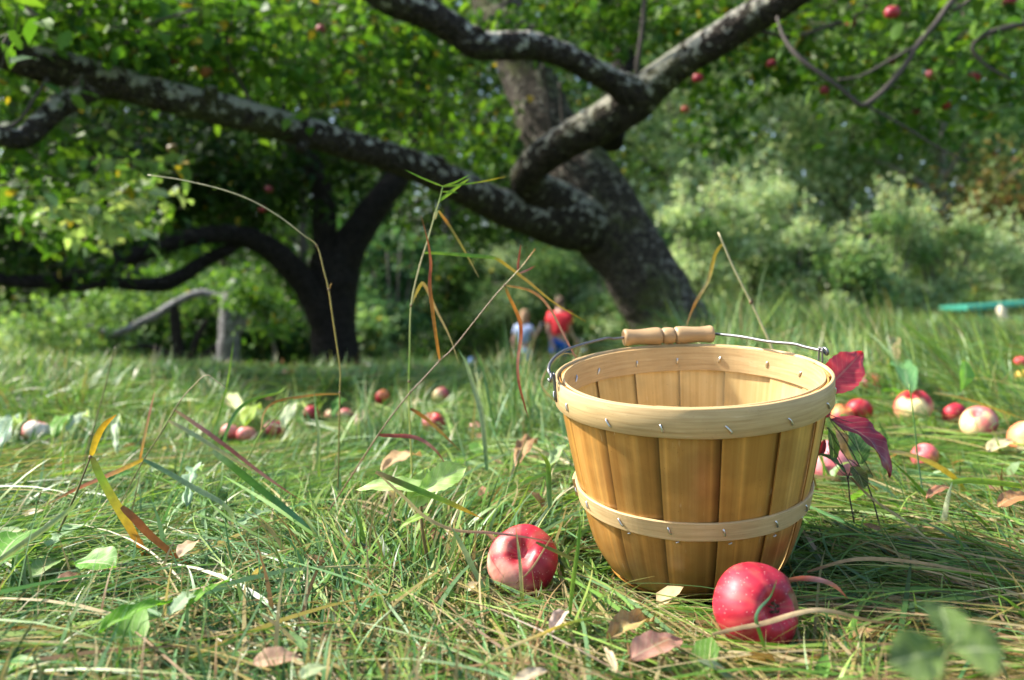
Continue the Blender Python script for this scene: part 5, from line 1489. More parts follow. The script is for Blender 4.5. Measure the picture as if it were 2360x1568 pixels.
# ------------------------------------------------------------------ foliage helpers
LEAF_T = np.array([[0, 0, 0], [0.35, 0, .02], [0.72, 0, .0], [1, 0, -.06], [0.28, 0.27, .07], [0.68, 0.24, .05], [0.28, -0.27, .07], [0.68, -0.24, .05]])
LEAF_F = np.array([[0, 4, 1], [1, 4, 5], [1, 5, 2], [2, 5, 3], [0, 1, 6], [1, 7, 6], [1, 2, 7], [2, 3, 7]])
TUFT_T = np.array([[0, 0, 0], [0.5, 0.30, .06], [1, 0, -.05], [0.5, -0.30, .06]])
TUFT_F = np.array([[0, 2, 1], [0, 3, 2]])


def leaves(mb, P, size, col, g, far=False, droop=0.35, updir=None, flat=0.5, mi=0):
    """one small folded leaf per row of P"""
    n = len(P)
    T, Fc = (TUFT_T, TUFT_F) if far else (LEAF_T, LEAF_F)
    a = g.random(n) * 2 * np.pi
    el = g.normal(-droop, 0.55, n)
    X = np.stack([np.cos(a) * np.cos(el), np.sin(a) * np.cos(el), np.sin(el)], -1)
    if updir is not None: X = X * (1 - updir) + np.array([0, 0, 1.0]) * updir
    X /= np.linalg.norm(X, axis=1, keepdims=True)
    Zr = g.normal(0, 1, (n, 3)); Zr[:, 2] = np.abs(Zr[:, 2]) + flat * 2
    Y = np.cross(Zr, X); Y /= np.linalg.norm(Y, axis=1, keepdims=True) + 1e-9
    Z = np.cross(X, Y)
    s = (np.broadcast_to(size, (n,)))[:, None, None]
    cu = g.normal(1, 0.5, n)[:, None]
    Tz = T[None, :, 2] * cu - 0.12 * T[None, :, 0] ** 2 * cu
    V = P[:, None] + (X[:, None] * T[None, :, :1] + Y[:, None] * T[None, :, 1:2] + Z[:, None] * Tz[..., None]) * s
    F = (np.arange(n) * len(T))[:, None, None] + Fc[None]
    mb.add(V.reshape(-1, 3), F.reshape(-1, 3), np.repeat(col, len(T), 0), np.zeros((n * len(T), 2)), mi)


LP = dict(
    apple=[(0.065, 0.155, 0.02), (0.095, 0.20, 0.025), (0.05, 0.125, 0.03), (0.12, 0.22, 0.03)],
    dark=[(0.022, 0.056, 0.012), (0.033, 0.075, 0.014), (0.02, 0.05, 0.016), (0.042, 0.085, 0.013)],  # leaf colour darkened to paint in the shade under the canopy
    pale=[(0.32, 0.43, 0.22), (0.39, 0.48, 0.26), (0.26, 0.38, 0.20), (0.46, 0.51, 0.32)],
    mid=[(0.13, 0.24, 0.075), (0.18, 0.29, 0.095), (0.10, 0.20, 0.075), (0.21, 0.31, 0.12)],
    blue=[(0.06, 0.14, 0.06), (0.08, 0.18, 0.07), (0.05, 0.12, 0.055), (0.10, 0.19, 0.06)],
    pine=[(0.06, 0.11, 0.055), (0.075, 0.14, 0.06), (0.05, 0.095, 0.055), (0.09, 0.14, 0.06)],
    autumn=[(0.22, 0.17, 0.05), (0.20, 0.11, 0.045), (0.13, 0.16, 0.05), (0.10, 0.15, 0.05)],
    yellow=[(0.20, 0.20, 0.03), (0.13, 0.18, 0.03), (0.24, 0.21, 0.04), (0.09, 0.15, 0.03)])


def pick(pal, n, g, yellow=0.0):
    p = np.array(LP[pal])
    c = p[g.integers(0, len(p), n)] * (0.75 + 0.5 * g.random(n))[:, None]
    if yellow:
        k = g.random(n) < yellow
        c[k] = np.array([0.34, 0.26, 0.03]) * (0.7 + 0.5 * g.random(k.sum()))[:, None]
    return c


def crown_blob(mb, c, rad, ncl, per, size, pal, g, yellow=0.01, spread=0.16, twig=True, far=False, hollow=0.0, ok=None):
    """leaf sprays scattered through an ellipsoid, each on a short twig"""
    d = g.normal(0, 1, (ncl, 3)); d /= np.linalg.norm(d, axis=1, keepdims=True)
    r = (hollow + (1 - hollow) * g.random(ncl)) ** (1 / 2.4)
    cc = np.asarray(c) + d * r[:, None] * np.asarray(rad)
    if ok is not None: cc = cc[ok(cc)]
    ncl = len(cc)
    if not ncl: return
    tilt = g.normal(0, 1, (ncl, 3)); tilt[:, 2] = np.abs(tilt[:, 2]) * 0.4 - 0.25
    tilt /= np.linalg.norm(tilt, axis=1, keepdims=True)
    t = g.random((ncl, per)) * 1.2 - 0.2
    P = cc[:, None] + tilt[:, None] * (t * spread * 1.5)[..., None] + g.normal(0, spread * 0.32, (ncl, per, 3))
    P = P.reshape(-1, 3)
    if ok is not None: P = P[ok(P)]
    P = P[P[:, 2] > gz(P[:, 0], P[:, 1]) + 0.02]
    n = len(P)
    leaves(mb, P, size * (0.6 + 0.7 * g.random(n)), pick(pal, n, g, yellow), g, far)
    if twig:
        for q, tl in zip(cc, tilt):
            e = q + tl * spread * 1.5
            s_ = q - tl * spread * 0.6 + np.array([0, 0, -0.02])
            put_tube(mb, np.array([s_, q, e]), [0.004, 0.003, 0.0015], 3, (0.07, 0.055, 0.04), 1, cap=False)


def limb(name, pts, mat, parent, seg=20, rough=0.10, step=6, seed=0, scale=1.0, col=(0.10, 0.08, 0.065)):
    """pts rows: px, py, depth, radius in px"""
    A = spline(np.array(pts, float), step)
    P = np.array([W(a[0], a[1], a[2]) for a in A])
    r = A[:, 3] / F_PX * A[:, 2] * scale
    V, F3, F, uv = tube(P, r, seg, rough=rough, nscale=9.0, seed=seed)
    mb = MB(); mb.add2(V, F3, F, col, uv)
    return mb.build(name, [mat], parent)


def not_in_sunlane(P):
    """the open lane of sky through which the sun reaches the basket"""
    q = P - np.array([0.15, 0.9, 0.1])
    s = np.array(sun_dir)
    t = q @ s
    d = np.linalg.norm(q - t[:, None] * s, axis=1)
    return ~((t > 0.3) & (d < 1.05 + 0.02 * t)) & (np.linalg.norm(P - CAM, axis=1) > 1.9)


# ------------------------------------------------------------------ the big leaning apple tree
g = np.random.default_rng(21)
b0 = W(1585, 830, 5.7)
big = thing("apple_tree", "big old leaning apple tree with lichen-covered limbs reaching over the basket", "tree", (b0[0], b0[1], gz1(b0[0], b0[1])))
limb("trunk", [(1600, 860, 5.7, 100), (1568, 800, 5.7, 94), (1518, 700, 5.7, 86), (1482, 640, 5.7, 84), (1445, 580, 5.7, 84), (1402, 520, 5.7, 94), (1355, 450, 5.7, 94), (1310, 370, 5.75, 78), (1262, 290, 5.8, 68), (1225, 200, 5.9, 60), (1185, 100, 6.0, 56), (1140, 0, 6.1, 53), (1100, -120, 6.2, 50), (1080, -260, 6.3, 40), (1090, -420, 6.4, 28)], M['bark_trunk'], big, 36, 0.10, 12, 1)
limb("limb", [(1450, 560, 5.85, 50), (1400, 535, 5.75, 62), (1335, 512, 5.52, 66), (1265, 503, 5.3, 56), (1190, 490, 5.1, 46), (1120, 462, 4.9, 41), (1050, 425, 4.65, 39), (950, 382, 4.4, 36), (850, 347, 4.15, 35), (750, 318, 3.95, 35), (650, 290, 3.75, 36), (550, 262, 3.6, 37), (450, 238, 3.5, 38), (350, 213, 3.4, 38), (250, 188, 3.3, 38), (150, 160, 3.2, 38), (50, 138, 3.1, 36), (-60, 100, 3.0, 34), (-200, 60, 2.95, 28)], M['bark'], big, 26, 0.13, 10, 2)
limb("limb", [(270, 195, 3.3, 28), (215, 205, 3.27, 29), (140, 245, 3.2, 28), (95, 285, 3.15, 27), (55, 318, 3.1, 24), (15, 318, 3.05, 22), (-60, 290, 3.0, 20), (-160, 285, 2.95, 16)], M['bark'], big, 22, 0.14, 8, 3)
limb("limb", [(1430, 540, 5.85, 46), (1385, 515, 5.72, 54), (1310, 482, 5.42, 52), (1235, 440, 5.1, 45), (1215, 405, 4.9, 40), (1255, 358, 4.75, 40), (1330, 312, 4.6, 41), (1400, 275, 4.5, 45), (1465, 232, 4.4, 46), (1540, 167, 4.3, 38), (1620, 112, 4.2, 36), (1700, 62, 4.1, 36), (1790, 8, 4.0, 36), (1870, -50, 3.9, 34), (2000, -160, 3.8, 28), (2200, -260, 3.7, 22)], M['bark'], big, 26, 0.13, 10, 4)
limb("limb", [(1480, 225, 4.38, 40), (1440, 205, 4.32, 36), (1411, 188, 4.28, 31), (1356, 160, 4.2, 29), (1301, 130, 4.12, 30), (1227, 108, 4.02, 32), (1154, 108, 3.95, 33), (1099, 104, 3.9, 34), (1044, 66, 3.85, 33), (970, 24, 3.78, 33), (897, 0, 3.7, 33), (830, -50, 3.65, 31), (740, -140, 3.6, 26), (640, -220, 3.6, 20)], M['bark'], big, 24, 0.14, 10, 5)
limb("limb", [(1405, 330, 6.3, 30), (1425, 240, 6.5, 30), (1438, 150, 6.6, 31), (1452, 60, 6.7, 30), (1472, -60, 6.8, 28), (1500, -240, 6.9, 20)], M['bark_dark'], big, 18, 0.10, 6, 6)  # background trunk of another tree, built as part of this one
for k, pts in enumerate([
        [(1468, 200, 4.36, 9), (1468, 150, 4.3, 8), (1478, 80, 4.25, 7), (1485, 0, 4.2, 7), (1490, -80, 4.2, 5)],
        [(1300, 380, 5.6, 9), (1272, 300, 5.3, 8), (1258, 200, 5.2, 7), (1250, 150, 5.1, 5)],
        [(1330, 420, 5.6, 8), (1300, 300, 5.5, 7), (1290, 190, 5.4, 5)],
        [(2330, -180, 3.6, 14), (2250, -50, 3.55, 11), (2194, 2, 3.5, 10), (2161, 48, 3.5, 10), (2112, 107, 3.5, 10), (2088, 147, 3.5, 10), (2051, 193, 3.5, 10), (2014, 228, 3.5, 10), (1985, 243, 3.5, 9), (1957, 222, 3.5, 8), (1920, 192, 3.5, 8), (1875, 160, 3.52, 8), (1833, 125, 3.55, 8), (1805, 85, 3.6, 6), (1790, 40, 3.65, 5)],
        [(2194, 26, 3.5, 7), (2225, 8, 3.48, 6), (2250, -20, 3.46, 5)],
        [(2110, 107, 3.5, 6), (2050, 140, 3.5, 5), (1985, 175, 3.5, 5), (1930, 185, 3.5, 4)],
        [(2000, 245, 3.5, 5), (2080, 290, 3.5, 4), (2160, 340, 3.5, 4), (2230, 375, 3.5, 3)],
        [(2440, -20, 3.4, 12), (2380, 45, 3.4, 11), (2330, 62, 3.4, 10), (2270, 80, 3.4, 8), (2240, 110, 3.4, 6), (2270, 150, 3.4, 5), (2330, 185, 3.4, 4)],
        [(-80, 330, 3.1, 8), (30, 290, 3.1, 7), (80, 225, 3.1, 6), (110, 180, 3.12, 6)],
        [(600, 290, 3.7, 7), (560, 200, 3.6, 6), (520, 120, 3.5, 5), (540, 40, 3.45, 4)],
        [(300, 200, 3.35, 6), (280, 120, 3.2, 5), (340, 60, 3.1, 4), (460, 20, 3.0, 4)],
        [(1700, 60, 4.1, 10), (1760, 75, 4.15, 8), (1830, 85, 4.2, 7), (1910, 60, 4.2, 6), (1990, 30, 4.2, 6)]]):
    limb("branch", pts, M['twig'], big, 8, 0.12, 5, 30 + k, 0.72, (0.06, 0.048, 0.04))


def pb(mb, px, py, d, rx, ry, rd, ncl, per, size, pal, gg, **k):
    c = W(px, py, d)
    crown_blob(mb, c, (rx / F_PX * d, rd, ry / F_PX * d), ncl, per, size, pal, gg, ok=not_in_sunlane, **k)


mb = MB()
for a in [(120, 60, 3.3, 330, 130, .5, 120, 'apple'), (430, 90, 3.7, 280, 140, .6, 110, 'apple'), (700, 130, 4.2, 260, 150, .7, 90, 'apple'),
          (60, 330, 3.4, 130, 120, .4, 26, 'apple'), (230, 460, 3.5, 100, 60, .3, 14, 'pale'), (300, 390, 3.6, 90, 40, .3, 8, 'mid'),
          (170, 470, 4.0, 220, 110, .5, 40, 'apple'), (940, 200, 5.0, 150, 180, .6, 60, 'apple'), (1080, 330, 5.6, 140, 100, .5, 30, 'apple'),
          (900, 60, 4.6, 200, 120, .6, 60, 'apple'), (1300, 40, 5.2, 260, 90, .6, 60, 'apple'), (1560, 60, 5.0, 200, 110, .6, 60, 'apple'),
          (1750, 130, 5.0, 200, 120, .7, 56, 'apple'), (2000, 80, 4.4, 260, 140, .7, 62, 'apple'), (2250, 130, 4.0, 220, 150, .7, 56, 'apple'),
          (2080, 270, 4.4, 230, 60, .5, 22, 'apple'), (1640, 270, 5.6, 90, 120, .4, 20, 'apple'),
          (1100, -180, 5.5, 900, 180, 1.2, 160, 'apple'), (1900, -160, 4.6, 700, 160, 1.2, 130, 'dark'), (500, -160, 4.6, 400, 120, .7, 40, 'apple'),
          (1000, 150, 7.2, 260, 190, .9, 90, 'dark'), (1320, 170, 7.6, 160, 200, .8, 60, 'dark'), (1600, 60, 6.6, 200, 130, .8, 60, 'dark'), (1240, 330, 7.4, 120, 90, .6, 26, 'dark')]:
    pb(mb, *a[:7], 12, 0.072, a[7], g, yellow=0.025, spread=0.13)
for (px, py, d, n) in [(30, 40, 1.9, 5), (10, 120, 2.0, 5), (180, 205, 3.05, 6), (330, 300, 3.3, 4), (700, 285, 3.7, 5), (820, 200, 3.9, 8)]:
    c = W(px, py, d)
    P = c + g.normal(0, 0.035, (n, 3))
    leaves(mb, P, 0.075 * np.ones(n), pick('apple', n, g), g, False, 0.3)
    for q in P: put_tube(mb, np.array([c + [0, .02, .05], q]), 0.002, 3, (0.07, 0.055, 0.04), 1, cap=False)
mb.build("crown", [M['leaf'], M['twig']], big)

for k, pts in enumerate([[(482, 246, 3.5, 20), (487, 214, 3.47, 16), (489, 200, 3.46, 13)], [(1000, 402, 4.5, 20), (1010, 372, 4.46, 15), (1013, 360, 4.45, 12)],
                        [(1095, 104, 3.9, 22), (1100, 72, 3.86, 16), (1103, 62, 3.85, 13)], [(700, 302, 3.85, 20), (694, 336, 3.8, 15), (690, 348, 3.79, 12)]]):
    limb("pruned_stub", pts, M['bark'], big, 14, 0.2, 5, 60 + k)

# ------------------------------------------------------------------ dark apple tree on the left
b1 = W(775, 900, 7.0)
dt = thing("apple_tree", "dark shaded apple tree on the left with arched black limbs and a forked trunk", "tree", (b1[0], b1[1], gz1(b1[0], b1[1])))
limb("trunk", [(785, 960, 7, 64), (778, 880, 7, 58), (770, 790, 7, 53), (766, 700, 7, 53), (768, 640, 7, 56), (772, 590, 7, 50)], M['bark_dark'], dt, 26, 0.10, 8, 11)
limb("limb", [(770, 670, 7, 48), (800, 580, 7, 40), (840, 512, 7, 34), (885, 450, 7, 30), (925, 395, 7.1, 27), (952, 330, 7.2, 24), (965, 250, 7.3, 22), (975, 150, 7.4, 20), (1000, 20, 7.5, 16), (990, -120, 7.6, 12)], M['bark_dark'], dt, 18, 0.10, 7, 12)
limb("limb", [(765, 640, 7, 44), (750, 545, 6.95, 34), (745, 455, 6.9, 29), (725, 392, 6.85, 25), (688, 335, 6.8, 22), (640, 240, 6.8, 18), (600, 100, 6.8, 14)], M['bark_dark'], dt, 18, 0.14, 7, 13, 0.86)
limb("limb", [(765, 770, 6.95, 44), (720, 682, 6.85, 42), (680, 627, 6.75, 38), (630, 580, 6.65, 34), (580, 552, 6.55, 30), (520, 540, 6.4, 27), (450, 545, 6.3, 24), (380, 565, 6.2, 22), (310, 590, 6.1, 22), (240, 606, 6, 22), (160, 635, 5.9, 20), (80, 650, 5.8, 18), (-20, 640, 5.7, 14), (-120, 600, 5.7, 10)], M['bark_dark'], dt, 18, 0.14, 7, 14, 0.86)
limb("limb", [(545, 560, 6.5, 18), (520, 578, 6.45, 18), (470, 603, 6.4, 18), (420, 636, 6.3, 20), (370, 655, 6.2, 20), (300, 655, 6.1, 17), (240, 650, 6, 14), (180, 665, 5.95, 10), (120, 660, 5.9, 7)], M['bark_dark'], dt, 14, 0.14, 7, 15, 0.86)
mb = MB()
for a in [(250, 390, 6.6, 330, 120, .9, 230), (600, 400, 7.0, 250, 120, .9, 190), (100, 520, 6.3, 240, 110, .8, 150), (420, 480, 6.9, 220, 90, .7, 90), (-450, 250, 5.6, 250, 300, 1.2, 200), (-500, -50, 6.4, 350, 250, 1.4, 220), (0, -150, 7.0, 500, 150, 1.4, 200),  # off-frame blobs left and above are added to shade the leaves
          (820, 330, 7.6, 200, 120, .7, 70), (300, 240, 7.2, 450, 160, 1.0, 150), (700, 150, 7.6, 350, 200, 1.0, 150), (-250, 450, 6.0, 250, 250, 1.0, 130), (300, 20, 7.4, 650, 200, 1.2, 190),
          (900, -60, 7.6, 400, 200, 1.2, 120),  (100, 620, 6.2, 150, 40, .5, 26), (60, 690, 6.8, 70, 30, .4, 8), (180, 600, 5.5, 170, 45, .25, 9), (420, 560, 5.9, 90, 30, .2, 3), (950, 470, 8.2, 80, 110, .5, 22)]:
    pb(mb, *a[:7], 14, 0.078, 'dark' if a[1] > 120 else 'apple', g, yellow=0.012, spread=0.17)  # lower blobs take the darker palette, painting in crown shade
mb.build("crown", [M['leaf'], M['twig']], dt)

# ------------------------------------------------------------------ small far apple tree, grey dead trunk
b2 = W(428, 868, 11.0)
st = thing("apple_tree", "small low apple tree far left with a bowed grey limb, next to the dead trunk", "tree", (b2[0], b2[1], gz1(b2[0], b2[1])))
limb("trunk", [(430, 930, 11, 22), (428, 870, 11, 20), (426, 850, 11, 17), (416, 818, 11, 14), (407, 774, 11, 13), (403, 730, 11, 12), (400, 706, 11, 11)], M['bark_dark'], st, 14, 0.1, 6, 21)
limb("limb", [(520, 690, 11, 8), (472, 677, 11, 10), (448, 679, 11, 10), (422, 690, 11, 10), (389, 708, 11, 10), (360, 728, 11, 10), (327, 743, 11, 9), (294, 760, 11, 9), (261, 770, 11, 8), (234, 763, 11, 6), (200, 750, 11, 4)], M['bark_grey'], st, 12, 0.1, 6, 22)
limb("limb", [(428, 866, 11, 13), (436, 846, 11, 10), (448, 796, 11, 9), (459, 768, 11, 8), (476, 740, 11, 6)], M['bark_dark'], st, 10, 0.1, 5, 23)
limb("limb", [(424, 860, 11, 12), (406, 836, 11, 9), (384, 817, 11, 8), (360, 803, 11, 8), (327, 798, 11, 6), (290, 805, 11, 4)], M['bark_dark'], st, 10, 0.1, 5, 24)
limb("limb", [(430, 864, 11, 12), (440, 842, 11, 9), (466, 825, 11, 8), (488, 806, 11, 7), (505, 794, 11, 6), (525, 775, 11, 4)], M['bark_dark'], st, 10, 0.1, 5, 25)
mb = MB()
for a in [(130, 740, 11, 150, 60, .7, 60, 'mid'), (280, 690, 11.4, 130, 40, .6, 40, 'mid'), (200, 820, 11, 120, 40, .5, 30, 'mid'), (60, 800, 10.8, 90, 60, .5, 36, 'pale'), (330, 640, 12, 180, 50, .6, 40, 'apple'), (545, 655, 10.6, 55, 24, .3, 20, 'apple')]:
    pb(mb, *a[:7], 16, 0.085, a[7], g, yellow=0.01, spread=0.2, twig=False)
mb.build("crown", [M['leaf'], M['twig']], st)
b3 = W(530, 870, 10)
dd = thing("dead_trunk", "pale grey bare dead trunk with a short broken fork, left of the dark tree", "trunk", (b3[0], b3[1], gz1(b3[0], b3[1])))
limb("trunk", [(528, 930, 10, 30), (527, 865, 10, 27), (527, 800, 10, 25), (530, 740, 10, 24), (535, 690, 10, 22), (540, 660, 10, 17), (543, 645, 10, 8)], M['bark_grey'], dd, 20, 0.12, 8, 31)
limb("broken_fork", [(540, 770, 10, 12), (556, 745, 10, 12), (568, 728, 10, 11), (578, 712, 10, 9)], M['bark_grey'], dd, 12, 0.14, 6, 32)
g2 = np.random.default_rng(5)
sap = thing("sapling", "bright green leafy sapling spray covering the top of the dead trunk", "sapling", (b3[0] + .3, b3[1] - 0.5, gz1(b3[0] + .3, b3[1] - .5)))
limb("stem", [(640, 900, 9.5, 5), (632, 800, 9.5, 4), (610, 720, 9.5, 3), (585, 670, 9.5, 2)], M['twig'], sap, 6, 0.1, 4, 33)
mb = MB()
for a in [(590, 675, 9.5, 60, 32, .3, 30), (630, 735, 9.5, 55, 50, .3, 26), (555, 690, 9.5, 30, 28, .2, 10)]:
    pb(mb, *a[:7], 14, 0.075, 'apple', g2, spread=0.16, twig=False)
mb.build("crown", [M['leaf']], sap)

# ------------------------------------------------------------------ hanging apples
HANG = [  # px, py, width, depth, colours, label
    (2055, 29, 34, 3.5, RED, "large red apple hanging near the top right, above the V-shaped branch"),
    (1608, 180, 24, 4.3, RED, "red apple hanging just under the rising limb, close to its fork"),
    (1579, 253, 20, 4.6, ORA, "small orange apple hanging below the fork of the rising limb"),
    (1961, 53, 22, 4.2, DEEP, "dark apple hanging left of the large red one at the top right"),
    (1777, 147, 22, 4.6, DEEP, "dark red apple hanging below the thick rising limb on the right"),
    (1900, 209, 22, 4.4, DEEP, "dark apple hanging at the left end of the V-shaped branch"),
    (2146, 173, 26, 4.0, PINK, "pinkish purple apple hanging right of the V-shaped branch"),
    (2244, 180, 28, 4.0, RED, "red apple hanging near the right edge, level with the V-shaped branch"),
    (2180, 242, 24, 4.1, RED, "red apple hanging lower right of the V-shaped branch's elbow"),
    (2055, 143, 20, 4.2, DEEP, "dark apple hanging inside the V-shaped branch"),
    (2326, 6, 30, 3.8, RED, "red apple hanging in the top right corner"),
    (2110, 257, 18, 4.3, DEEP, "small dark apple hanging under the elbow of the V-shaped branch"),
    (362, 62, 22, 3.5, PINK, "pink apple hanging high in the bright leaves at the upper left"),
    (400, 136, 26, 3.6, DEEP, "dark red apple hanging above the long left limb"),
    (474, 167, 30, 3.7, ORA, "rusty orange apple hanging just above the long left limb"),
    (509, 11, 20, 3.6, PINK, "pink apple hanging at the very top, left of the middle"),
    (740, 68, 22, 4.2, PINK, "pink apple hanging in bright leaves above the middle of the left limb"),
    (749, 164, 18, 4.4, PALE, "pale pink apple hanging in leaves above the left limb, below the pink one"),
    (207, 554, 24, 5.6, ORA, "orange red apple hanging low in the dark leaves above the arched limbs"),
    (398, 343, 24, 4.6, (0.25, 0.18, 0.03), "greenish brown apple hanging below the long left limb"),
    (116, 40, 18, 3.3, DEEP, "dark apple hanging in the upper left corner leaves"),
    (620, 437, 18, 6.4, DEEP, "small dark apple hanging in the deep shade of the left tree"),
    (605, 483, 16, 6.4, RED, "small red apple hanging low in the deep shade of the left tree"),
]
for k, (px, py, w, d, c_, lab) in enumerate(HANG):
    d = d * 0.97
    D = w / F_PX * d
    d *= (min(max(D, 0.045), 0.075) / D) ** 0.5 if D < 0.045 else 1
    D = w / F_PX * d
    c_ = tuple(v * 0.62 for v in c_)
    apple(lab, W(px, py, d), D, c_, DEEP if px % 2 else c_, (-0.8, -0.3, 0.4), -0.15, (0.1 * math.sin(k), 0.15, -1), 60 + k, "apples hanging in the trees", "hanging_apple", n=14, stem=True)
# ------------------------------------------------------------------ shrubs and young trees behind
def bush(px, d, wpx, top, pal, n, lab, grp=None, name="bush", size=0.085, shoots=0, yellow=0.0, seed=0, base=None, bare=0):
    gg = np.random.default_rng(seed + 500)
    c = W(px, 700, d); x, y = c[0], c[1]
    z0 = gz1(x, y)
    zt = W(px, top, d)[2]
    h = zt - z0; rx = wpx / F_PX * d
    o = thing(name, lab, "bush" if name == "bush" else "tree", (x, y, z0), grp)
    ms = MB(); mb = MB()
    ns = 5
    for k in range(ns):
        a = 2 * np.pi * k / ns + gg.random()
        e = np.array([x + 0.6 * rx * math.cos(a), y + 0.6 * rx * math.sin(a), z0 + h * (0.6 + 0.3 * gg.random())])
        m_ = np.array([x + 0.2 * rx * math.cos(a), y + 0.2 * rx * math.sin(a), z0 + h * 0.35])
        put_tube(ms, spline([[x + .04 * math.cos(a), y + .04 * math.sin(a), z0 - .05], m_, e], 4), np.linspace(0.05, 0.012, 9), 6, (0.10, 0.085, 0.07), rough=0.1, seed=k)
    nb = 13
    for k in range(nb):
        cx = gg.normal(0, 0.45) * rx; cy = gg.normal(0, 0.4) * rx
        cz = z0 + h * (0.18 + 0.68 * (k + gg.random()) / nb)
        rr = rx * (0.62 - 0.22 * (cz - z0) / h) * (0.6 + 0.4 * gg.random())
        pl = pal if gg.random() < 0.8 else {'pale': 'mid', 'mid': 'pale', 'dark': 'blue', 'blue': 'dark', 'apple': 'mid'}.get(pal, pal)
        crown_blob(mb, (x + np.clip(cx, -.75 * rx, .75 * rx), y + np.clip(cy, -.75 * rx, .75 * rx), min(cz, zt - rr * 0.55)), (rr, rr, rr * 0.62), max(3, int(n * 2.6) // (nb * 10)), 10, size, pl, gg, yellow, 0.22, False, True, 0.35)
    for k in range(shoots):
        sx = x + gg.uniform(-1, 1) * rx; sy = y + gg.uniform(-.6, .4) * rx
        s0 = zt - h * 0.25 - abs(sx - x) * 0.35; sl = h * (0.2 + 0.22 * gg.random())
        q = np.array([[sx, sy, s0 - 0.3], [sx + gg.normal(0, .05), sy, s0 + sl * .5], [sx + gg.normal(0, .1), sy, s0 + sl]])
        put_tube(ms, q, [0.012, 0.009, 0.004], 4, (0.14, 0.11, 0.085), cap=False)
        t = gg.random(34)
        P = q[1] * (1 - t)[:, None] + q[2] * t[:, None] + gg.normal(0, 0.055, (34, 3)); P[:, 2] += -0.1 * gg.random(34)
        leaves(mb, P, size * (0.7 + 0.5 * gg.random(34)), pick(pal, 34, gg, 0.05), gg, True, 0.2, 0.45)
    mb.build("foliage", [M['far_leaf']], o)
    ms.build("stems", [M['twig']], o)
    return o


ROW = "sunlit young apple trees in a row at the right"
BUSHES = [
    (1620, 13.6, 85, 425, 'pale', 2600, "sunlit shrub touching the right side of the leaning trunk", ROW, 7),
    (1725, 14.6, 95, 395, 'pale', 2600, "tallest shrub in the sunlit row, with upright shoots, right of the trunk", ROW, 12),
    (1835, 13.4, 90, 500, 'pale', 2400, "lower shrub in the sunlit row, beside the tallest one", ROW, 6),
    (1935, 13.0, 95, 545, 'mid', 2400, "greener low shrub in the middle of the sunlit row", ROW, 4),
    (2045, 15.0, 100, 450, 'pale', 2600, "sunlit shrub with bare tall shoots above the middle of the row", ROW, 12),
    (2165, 15.4, 100, 490, 'pale', 2600, "feathery pale shrub behind the left end of the teal table", ROW, 10),
    (2280, 16.4, 105, 515, 'pale', 2600, "feathery pale shrub behind the teal table top", ROW, 10),
    (2400, 16.8, 115, 520, 'pale', 2600, "last pale shrub of the sunlit row, cut by the right edge", ROW, 9),
    (1085, 18.0, 130, 600, 'mid', 2600, "mid green bush to the left of the two people", None, 0),
    (1215, 18.6, 120, 520, 'mid', 3000, "mid green bush behind the person in light blue", None, 0),
    (1340, 18.4, 110, 530, 'mid', 3000, "mid green bush behind the person in red", None, 0),
    (1435, 17.0, 90, 610, 'mid', 2400, "green bush between the person in red and the leaning trunk", None, 0),
    (905, 13.0, 100, 470, 'blue', 3000, "blue green bush right of the dark tree's trunk", None, 0),
    (1000, 15.0, 100, 540, 'dark', 2600, "dark green bush under the long left limb near the trunk", None, 0),
    (840, 12.0, 60, 700, 'mid', 1500, "low green bush just right of the dark tree's foot", None, 0),
    (60, 13.0, 140, 690, 'mid', 2600, "light green bush at the far left edge", None, 0),
    (215, 14.0, 140, 690, 'mid', 2600, "light green bush second from the left edge", None, 0),
    (360, 15.0, 130, 640, 'apple', 2600, "green bush behind the bowed grey limb", None, 0),
    (480, 15.5, 100, 690, 'dark', 2200, "dark bush directly behind the small far tree", None, 0),
    (640, 12.5, 90, 700, 'dark', 2200, "dark bush between the dead trunk and the dark tree", None, 0),
    (-90, 13.5, 130, 680, 'mid', 2200, "bush mostly cut off by the left edge", None, 0),
    (580, 17.0, 130, 610, 'mid', 2400, "tall green bush far behind the dead trunk", None, 0),
    (1540, 20.0, 120, 470, 'blue', 2400, "blue green bush behind the leaning trunk", None, 0),
]
for k, (px, d, w, top, pal, n, lab, grp, sh) in enumerate(BUSHES):
    bush(px, d, w, top, pal, n, lab, grp, shoots=sh, seed=k, size=0.10 if pal != 'pale' else 0.095, yellow=0.015)


